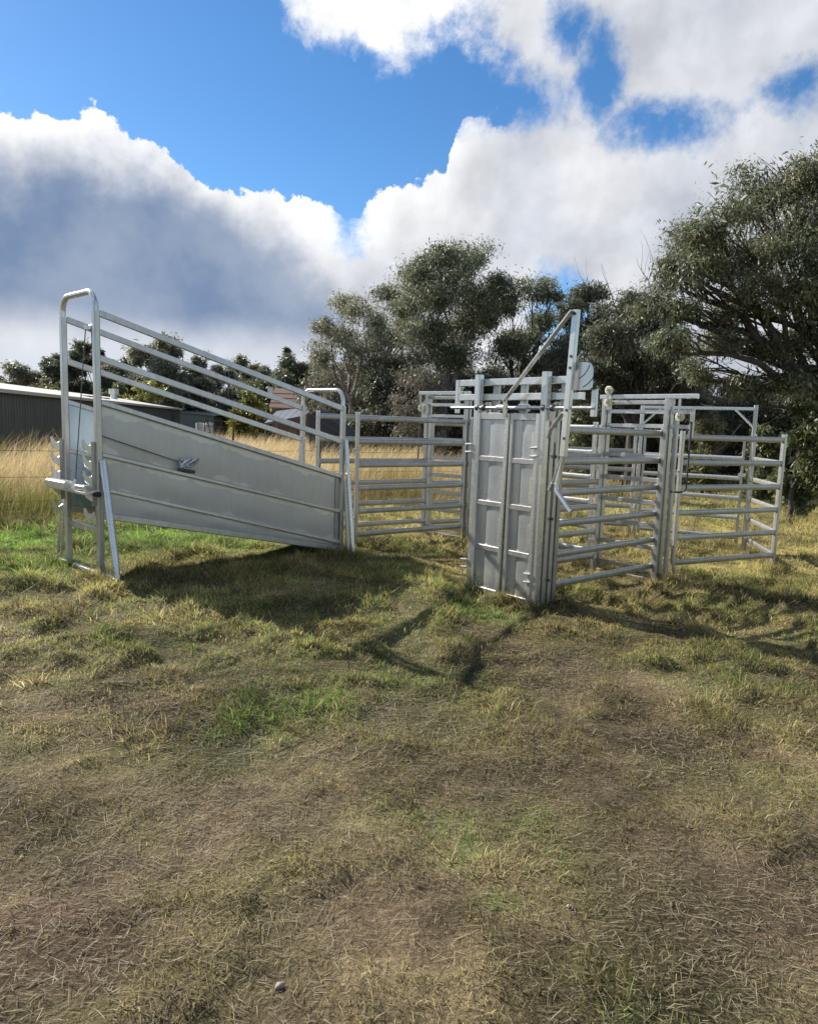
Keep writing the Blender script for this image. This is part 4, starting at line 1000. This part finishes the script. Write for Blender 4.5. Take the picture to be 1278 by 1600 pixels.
FAR = [(-46.0, 80, 5.9, 1.74), (-43.9, 85, 6.0, 2.01), (-41.1, 75, 7.48, 1.77), (-34.4, 70, 8.44, 1.52), (-32.5, 72, 9.42, 1.7), (-32.2, 78, 8.72, 1.98), (-24.8, 70, 10.27, 2.29), (-23.2, 75, 8.44, 1.91), (-20.9, 80, 8.43, 1.89), (-17.0, 74, 8.54, 1.88), (-13.8, 70, 7.75, 1.52), (-10.3, 66, 8.19, 1.8), (-28.6, 76, 7.2, 2.1), (-7.4, 64, 7.0, 1.9), (-50.0, 86, 6.4, 2.2), (-38.0, 82, 6.6, 2.2), (-36.2, 74, 6.2, 1.9), (-29.8, 82, 7.2, 2.2), (-27.0, 84, 7.6, 2.3), (-26.0, 74, 6.2, 2.0), (-19.0, 82, 7.4, 2.2), (-15.4, 80, 7.4, 2.2), (-11.8, 76, 7.2, 2.1), (-8.8, 70, 6.8, 2.0), (-21.8, 70, 6.4, 1.9), (-5.6, 58, 6.6, 1.9)]
FAR.sort(key=lambda q: q[0] / q[1])
pobj = []
for i, (x, y, h, w) in enumerate(FAR):
    k = i % 3; lb = ORD[i] + ' far gum from the left in the distant tree line behind the shed'
    if i < 3:
        o = make_tree('distant_gum', lb, 'tree', (x, y), protos[k], 110 + k, 2100, .30, .08, [GUM, GUM_DARK, GUM_PALE][k], 'bark_dark' if k != 2 else 'bark_pale', .20, 'distant tree line', rel=True, twigs=7)
        pobj.append(o)
    else:
        o = copy_tree(pobj[k]); o['label'] = lb
    o.location = (x, y, g1(x, y)); s = h / 9.0; ws = w / 1.55
    o.scale = (ws, ws, s); o.rotation_euler = (0, 0, i * 1.7)
rg = np.random.default_rng(130)
cl = [(0, 0, 1.2 + i * .85, 1.05 * (1 - i / 10.5), .55) for i in range(10)]
o = make_tree('conifer', 'dark pointed conifer in the distant trees above the brick house', 'tree', (-12.8, 72), cl, 131, 1500, .34, .09, GUM_DARK, 'bark_dark', .18, None, rel=True, twigs=6)
o.location = (-12.8, 72, g1(-12.8, 72))
for i, (x, y, h, w) in enumerate([(-32.8, 64, 4.57, 2.32), (-26.0, 62, 4.88, 1.46), (-22.8, 60, 5.07, 1.85), (-12.4, 55, 4.92, 1.1), (-11.4, 49, 3.87, 1.0)]):
    shrub('wattle_bush', ['broad yellow-green wattle behind the left of the shed roof', 'smaller wattle above the middle of the shed roof', 'bright yellow-green wattle above the right part of the shed roof', 'slim wattle behind the rails left of the brick house', 'bright yellow wattle beside the brick house'][i], 'bush', x, y, h, w, 140 + i, 900, .30, .09, WATTLE if i in (2, 4) else BRIGHTB + WATTLE[2:3], 'bark_dark', 'wattles by the far buildings', 6)
for i, (x, y, h) in enumerate([(-20.1, 70, 9.7), (-17.9, 70, 8.9)]):
    make_tree('dead_tree', ('taller' if i == 0 else 'shorter') + ' of two bare twiggy dead trees in the distant line', 'tree', (x, y), [(x + .6, y, h * .7, .6, .5), (x - .6, y, h * .72, .6, .5), (x, y, h * .85, .6, .5)], 150 + i, 0, .2, .05, GUM, 'bark_dead', .16, 'dead trees in the distance', fork=2.5, twigs=16)
# fallen branches at the right edge of the clearing
lg = Wood(); rg = np.random.default_rng(9)
P = lg.limb(rg, (0, 0, .12), (3.2, 1.0, .22), .13, .07, .06, 9, .05, 8)
for q in range(10):
    s0 = P[rg.integers(1, 9)]; lg.limb(rg, s0, s0 + rg.normal(size=3) * np.array([.9, .5, .3]) + np.array([.3, 0, .35]), .035, .008, .2, 5, 0, 5)
o = bpy.data.objects.new('fallen_branch', np_mesh('fallen_branch', np.concatenate(lg.v), np.concatenate(lg.f), M['bark_dead'], None, True)); link(o)
o.location = (14.6, 27.2, g1(15.5, 27.6) + .05); tag(o, 'grey fallen branch lying at the edge of the trees on the right', 'branch')

# ------------------------------------------------------------------ grass
def blades(x, y, z, h, w, ang, lean, cb, ct, seg2=True, rg=rng):
    """lean: horizontal reach as a share of the height"""
    n = len(x); dx, dy = np.cos(ang), np.sin(ang)
    fa = rg.uniform(0, 2 * np.pi, n); sx, sy = np.cos(fa) * w * .5, np.sin(fa) * w * .5
    p = np.stack([x, y, z], 1)
    tip = p + np.stack([dx * lean * h, dy * lean * h, h * np.sqrt(np.clip(1 - .25 * lean ** 2, .15, 1))], 1)
    s = np.stack([sx, sy, np.zeros(n)], 1)
    if seg2:
        mid = p + np.stack([dx * lean * h * .35, dy * lean * h * .35, h * .58 * np.ones(n)], 1)
        mid[:, 2] = p[:, 2] + (tip[:, 2] - p[:, 2]) * .62
        v = np.stack([p - s, p + s, mid + s * .75, mid - s * .75, tip], 1).reshape(-1, 3)
        b = np.arange(n)[:, None] * 5
        t = np.concatenate([b + np.array([[0, 1, 2]]), b + np.array([[0, 2, 3]]), b + np.array([[3, 2, 4]])])
        cm = cb * .45 + ct * .55
        c = np.stack([cb, cb, cm, cm, ct], 1).reshape(-1, 3)
    else:
        v = np.stack([p - s, p + s, tip], 1).reshape(-1, 3)
        b = np.arange(n)[:, None] * 3; t = b + np.array([[0, 1, 2]])
        c = np.stack([cb, cb, ct], 1).reshape(-1, 3)
    return v, t, c
class Soup:
    def __init__(s): s.v = []; s.t = []; s.c = []; s.n = 0
    def add(s, v, t, c): s.v.append(v); s.t.append(t + s.n); s.c.append(c); s.n += len(v)
    def obj(s, name, label, cat):
        o = bpy.data.objects.new(name, np_mesh(name, np.concatenate(s.v), np.concatenate(s.t), M['grass'], np.concatenate(s.c)))
        link(o); return tag(o, label, cat, kind='stuff')
def scatter(y0, y1, dens, rg):
    """points in the wedge in front of the camera, with a margin at the sides"""
    wmax = .64 * y1 + 1.3; n = int(2 * wmax * (y1 - y0) * dens)
    x = rg.uniform(-wmax, wmax, n); y = rg.uniform(y0, y1, n)
    k = np.abs(x) < .64 * y + .9
    return x[k], y[k]
STRAW = np.array([.43, .365, .205]); STRAW2 = np.array([.325, .270, .125]); OLV = np.array([.245, .222, .068]); GRN = np.array([.165, .26, .050]); BRN = np.array([.130, .100, .060])
def grass_cols(x, y, rg, pale=0.0):
    g, b = zones(x, y); n = len(x)
    u = rg.random(n); dry = sstep(.38, .66, fbm(x, y, 1.1, 4, 61))
    c = OLV[None] * (1 - dry[:, None]) + STRAW2[None] * dry[:, None]
    md = (sstep(4.4, 6.2, np.hypot(x, y)) * .75)[:, None]; c = c * (1 - md) + np.array([[.46, .385, .125]]) * md
    mf = (sstep(8.0, 12.0, np.hypot(x, y)) * .7)[:, None]; c = c * (1 - mf) + np.array([[.45, .395, .135]]) * mf
    c = np.where((u < .06 + .10 * sstep(3.5, 6, np.hypot(x, y)) + pale)[:, None], STRAW[None], c)
    c = np.where((u > .80)[:, None], BRN[None], c)
    gg = (rg.random(n) < g * 1.15)[:, None]
    c = np.where(gg, GRN[None] * rg.uniform(.7, 1.3, (n, 1)), c)
    return c * rg.uniform(.45, 1.5, (n, 1)) * patch(x, y)[:, None], g, b
sp = Soup(); rg = np.random.default_rng(21)
for (y0, y1, dens, hm, wd, s2) in [(-.5, 1.6, 500, .035, .0035, False), (1.6, 3.6, 9000, .020, .0034, True), (3.6, 6.0, 6200, .033, .0048, True), (6.0, 9.5, 3800, .043, .0080, False), (9.5, 15, 1400, .060, .0105, False), (15, 24, 330, .085, .014, False), (24, 40, 110, .10, .026, False)]:
    x, y = scatter(y0, y1, dens, rg)
    fd = fence_d(x, y); k = fd < .2; x, y = x[k], y[k]
    c, g, b = grass_cols(x, y, rg)
    keep = rg.random(len(x)) > b * .9; x, y, c, g, b = x[keep], y[keep], c[keep], g[keep], b[keep]
    clump = .45 + 1.5 * np.clip(fbm(x, y, 3.1, 3, 11) - .33, 0, 1) * 2
    far_boost = 1 + .5 * sstep(4.5, 8, y)
    h = .72 * hm * np.minimum(rg.gamma(4, .25, len(x)), 1.7) * clump * far_boost * (1 + .3 * g)
    flow = fbm(x, y, .8, 2, 81) * 9
    ang = flow + rg.normal(0, 1.9, len(x)); lean = np.clip(rg.normal(.95, .5, len(x)), .1, 2.0)
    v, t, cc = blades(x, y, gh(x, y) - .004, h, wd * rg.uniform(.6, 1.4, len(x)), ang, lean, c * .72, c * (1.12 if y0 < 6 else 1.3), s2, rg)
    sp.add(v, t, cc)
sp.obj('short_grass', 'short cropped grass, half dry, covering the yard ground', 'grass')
# dry straw lying flat on the ground
sp = Soup()
for (y0, y1, dens, ln, wd) in [(1.4, 3.4, 3200, .038, .0021), (3.4, 5.5, 1500, .055, .0031), (5.5, 9, 300, .09, .0048)]:
    x, y = scatter(y0, y1, dens, rg); n = len(x)
    h = np.abs(rg.normal(.007, .006, n)) + .002; l = ln * rg.gamma(3, .33, n)
    k0 = rg.random(n) < .35 + .65 * sstep(.40, .6, fbm(x, y, 1.9, 3, 95)); x, y, h, l = x[k0], y[k0], h[k0], l[k0]; n = len(x)
    c = np.array([STRAW, (.32, .285, .215), (.24, .185, .11), (.17, .13, .08), (.44, .39, .27)])[rg.integers(0, 5, n)] * rg.uniform(.6, 1.35, (n, 1))
    ang = fbm(x, y, .8, 2, 81) * 9 + rg.normal(0, 1.6, n)
    z0 = gh(x, y) + .004; dx, dy = np.cos(ang) * l, np.sin(ang) * l; z1 = gh(x + dx, y + dy) + .003 + h * .5; zm = np.maximum(gh(x + dx * .5, y + dy * .5) + .004 + h * .3, (z0 + z1) * .5)
    px, py = -np.sin(ang) * wd * .5, np.cos(ang) * wd * .5
    v = np.stack([np.stack([x - px, y - py, z0], 1), np.stack([x + px, y + py, z0], 1), np.stack([x + dx * .5 + px, y + dy * .5 + py, zm], 1), np.stack([x + dx * .5 - px, y + dy * .5 - py, zm], 1), np.stack([x + dx, y + dy, z1], 1)], 1).reshape(-1, 3)
    bb = np.arange(n)[:, None] * 5
    sp.add(v, np.concatenate([bb + np.array([[0, 1, 2]]), bb + np.array([[0, 2, 3]]), bb + np.array([[3, 2, 4]])]), np.repeat(c, 5, 0))
sp.obj('straw_litter', 'pale dead straw lying flat over the yard ground', 'straw')
# longer tussocks in the yard
sp = Soup()
tx, ty = scatter(1.9, 16, 3.2, rg)
k = (rg.random(len(tx)) < .04 + .96 * sstep(3.6, 5.5, ty)) & (fence_d(tx, ty) < -.2) & (fbm(tx, ty, .7, 3, 51) > .44); tx, ty = tx[k], ty[k]
feet = [(o.matrix_basis @ Vector((0, 0, 0))).to_2d() for o in bpy.data.objects if o.type == 'EMPTY' and o.name.split('.')[0] in ('yard_panel', 'sliding_gate', 'head_bail')]
feet += [Vector(q) for q in ((.885, 10.7), (2.951, 8.336), (2.98, 8.3), (5.03, 9.58), (5.35, 11.1), (1.25, 6.70), (1.33, 6.76), (.70, 7.33), (.95, 7.0), (-2.96, 7.02), (-3.19, 7.22), (-3.76, 7.77), (-.86, 9.05), (-.70, 8.95), (-1.47, 9.6), (1.02, 6.93), (1.14, 6.80))]
near_t = 0
extra = np.array([(p_.x + rg.normal(0, .04), p_.y - rg.uniform(.0, .07)) for p_ in feet for _ in range(2)] + [(.62, 2.0), (.75, 2.05), (.70, 1.93), (.80, 1.98), (.38, 2.62), (.33, 2.68), (.42, 2.58), (.28, 2.60), (.22, 2.70), (-.55, 4.1), (-.85, 4.0), (-.95, 3.92), (-1.3, 3.75), (-1.5, 3.7), (1.5, 3.1), (1.62, 3.05), (-1.8, 5.9), (-2.1, 5.8), (-1.0, 6.05), (-.4, 5.9), (3.2, 5.4), (3.8, 5.6), (2.6, 5.8), (1.9, 6.3), (.75, 6.5), (-.75, 3.95), (1.15, 3.25), (-1.35, 3.5)])
tx = np.concatenate([tx, extra[:, 0]]); ty = np.concatenate([ty, extra[:, 1]])
for cx, cy in zip(tx, ty):
    n = int(rg.integers(45, 110)); r = rg.uniform(.06, .17); a = rg.uniform(0, 2 * np.pi, n); rr = np.abs(rg.normal(0, r, n))
    x = cx + rr * np.cos(a); y = cy + rr * np.sin(a)
    c, g, b = grass_cols(x, y, rg, .1)
    h = rg.uniform(.035, .11) * rg.uniform(.5, 1.3, n) * (1.0 if cy > 3.5 else .7)
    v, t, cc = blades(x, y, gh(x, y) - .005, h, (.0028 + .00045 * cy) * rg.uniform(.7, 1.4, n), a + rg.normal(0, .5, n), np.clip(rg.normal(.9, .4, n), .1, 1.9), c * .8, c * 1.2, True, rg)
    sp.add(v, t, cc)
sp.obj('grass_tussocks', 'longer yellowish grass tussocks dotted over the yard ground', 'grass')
# tall dry grass of the paddock behind the fence
sp = Soup()
TAN = np.array([.66, .52, .29]); TAN2 = np.array([.56, .43, .22]); YG = np.array([.24, .205, .050])
def tall(n, d0, d1, s0, s1, hm, wd, rg, front=False):
    s = rg.uniform(s0, s1, n); dd = rg.uniform(d0, d1, n)
    x = FENCE_A[0] + FENCE_U[0] * s + FENCE_N[0] * dd; y = FENCE_A[1] + FENCE_U[1] * s + FENCE_N[1] * dd
    k = (np.abs(x) < .68 * y + 3) & (y > 3) & (y < 95)
    pat = fbm(x, y, .35, 3, 55)
    k &= rg.random(n) < .35 + sstep(.30, .55, pat)
    k &= ~((s > 5.6) & (dd < 1.6) & (rg.random(n) < .75))
    wallx = -12.6 - (y - 15) * .1556
    k &= ~((x < wallx + .3) & (x > wallx - 9.5) & (y < 61))
    x, y, dd, s, pat = x[k], y[k], dd[k], s[k], pat[k]; n = len(x)
    right = sstep(13, 20, s)
    h = hm * rg.uniform(.5, 1.25, n) * (.35 + 1.15 * fbm(x, y, .9, 3, 58)) * (1 - .45 * right)
    gr = np.clip((1 - sstep(.3, 2.4, dd)) * (.35 + 1.3 * (1 - sstep(.5, 2.5, s))) + .5 * sstep(.5, .7, fbm(x, y, .25, 2, 57)) + .25 * right, 0, 1)
    u = rg.random((n, 1))
    c = np.where(u < .55, TAN[None], TAN2[None]); yg = np.where((s < 2.2)[:, None], np.array([[.185, .205, .045]]), YG[None]); c = np.where(rg.random((n, 1)) < gr[:, None] * .95, yg, c) * rg.uniform(.7, 1.25, (n, 1))
    ang = rg.normal(.35, .9, n) + (fbm(x, y, .6, 2, 59) - .5) * 4; lean = np.clip(rg.normal(.55, .3, n), .03, 1.3)
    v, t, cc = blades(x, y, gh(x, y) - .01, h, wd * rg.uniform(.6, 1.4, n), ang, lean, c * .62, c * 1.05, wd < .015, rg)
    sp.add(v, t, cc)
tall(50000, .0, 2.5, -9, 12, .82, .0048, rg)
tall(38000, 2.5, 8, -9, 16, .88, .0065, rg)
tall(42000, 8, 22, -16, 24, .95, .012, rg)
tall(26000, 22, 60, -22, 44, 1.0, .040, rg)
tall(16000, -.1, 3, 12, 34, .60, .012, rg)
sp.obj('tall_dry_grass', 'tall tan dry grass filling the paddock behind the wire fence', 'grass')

# ------------------------------------------------------------------ small stones
for i, (x, y, r, lb) in enumerate([(-.35, 1.98, 0.012, 'pale stone lying near the bottom edge of the ground'), (.62, 2.35, .006, 'small pale pebble beside the green tuft in the foreground')]):
    rg2 = np.random.default_rng(300 + i); mb = MB()
    nu, nv_ = 10, 7
    for a in range(nv_ + 1):
        for b_ in range(nu):
            th = math.pi * a / nv_; ph = 2 * math.pi * b_ / nu
            k_ = r * (1 + .18 * math.sin(3 * ph + a) * math.sin(th) + .1 * math.cos(2 * th + i))
            mb.v.append(Vector((k_ * 1.5 * math.sin(th) * math.cos(ph), k_ * math.sin(th) * math.sin(ph), k_ * .7 * math.cos(th))))
    for a in range(nv_):
        for b_ in range(nu): mb.f.append((a * nu + b_, a * nu + (b_ + 1) % nu, (a + 1) * nu + (b_ + 1) % nu, (a + 1) * nu + b_))
    o = mb.build('stone', 'stone', None, 60); o.location = (x, y, g1(x, y) + r * .45); o.rotation_euler = (0, 0, i * 1.1 + .5)
    tag(o, lb, 'stone', 'stones on the ground')
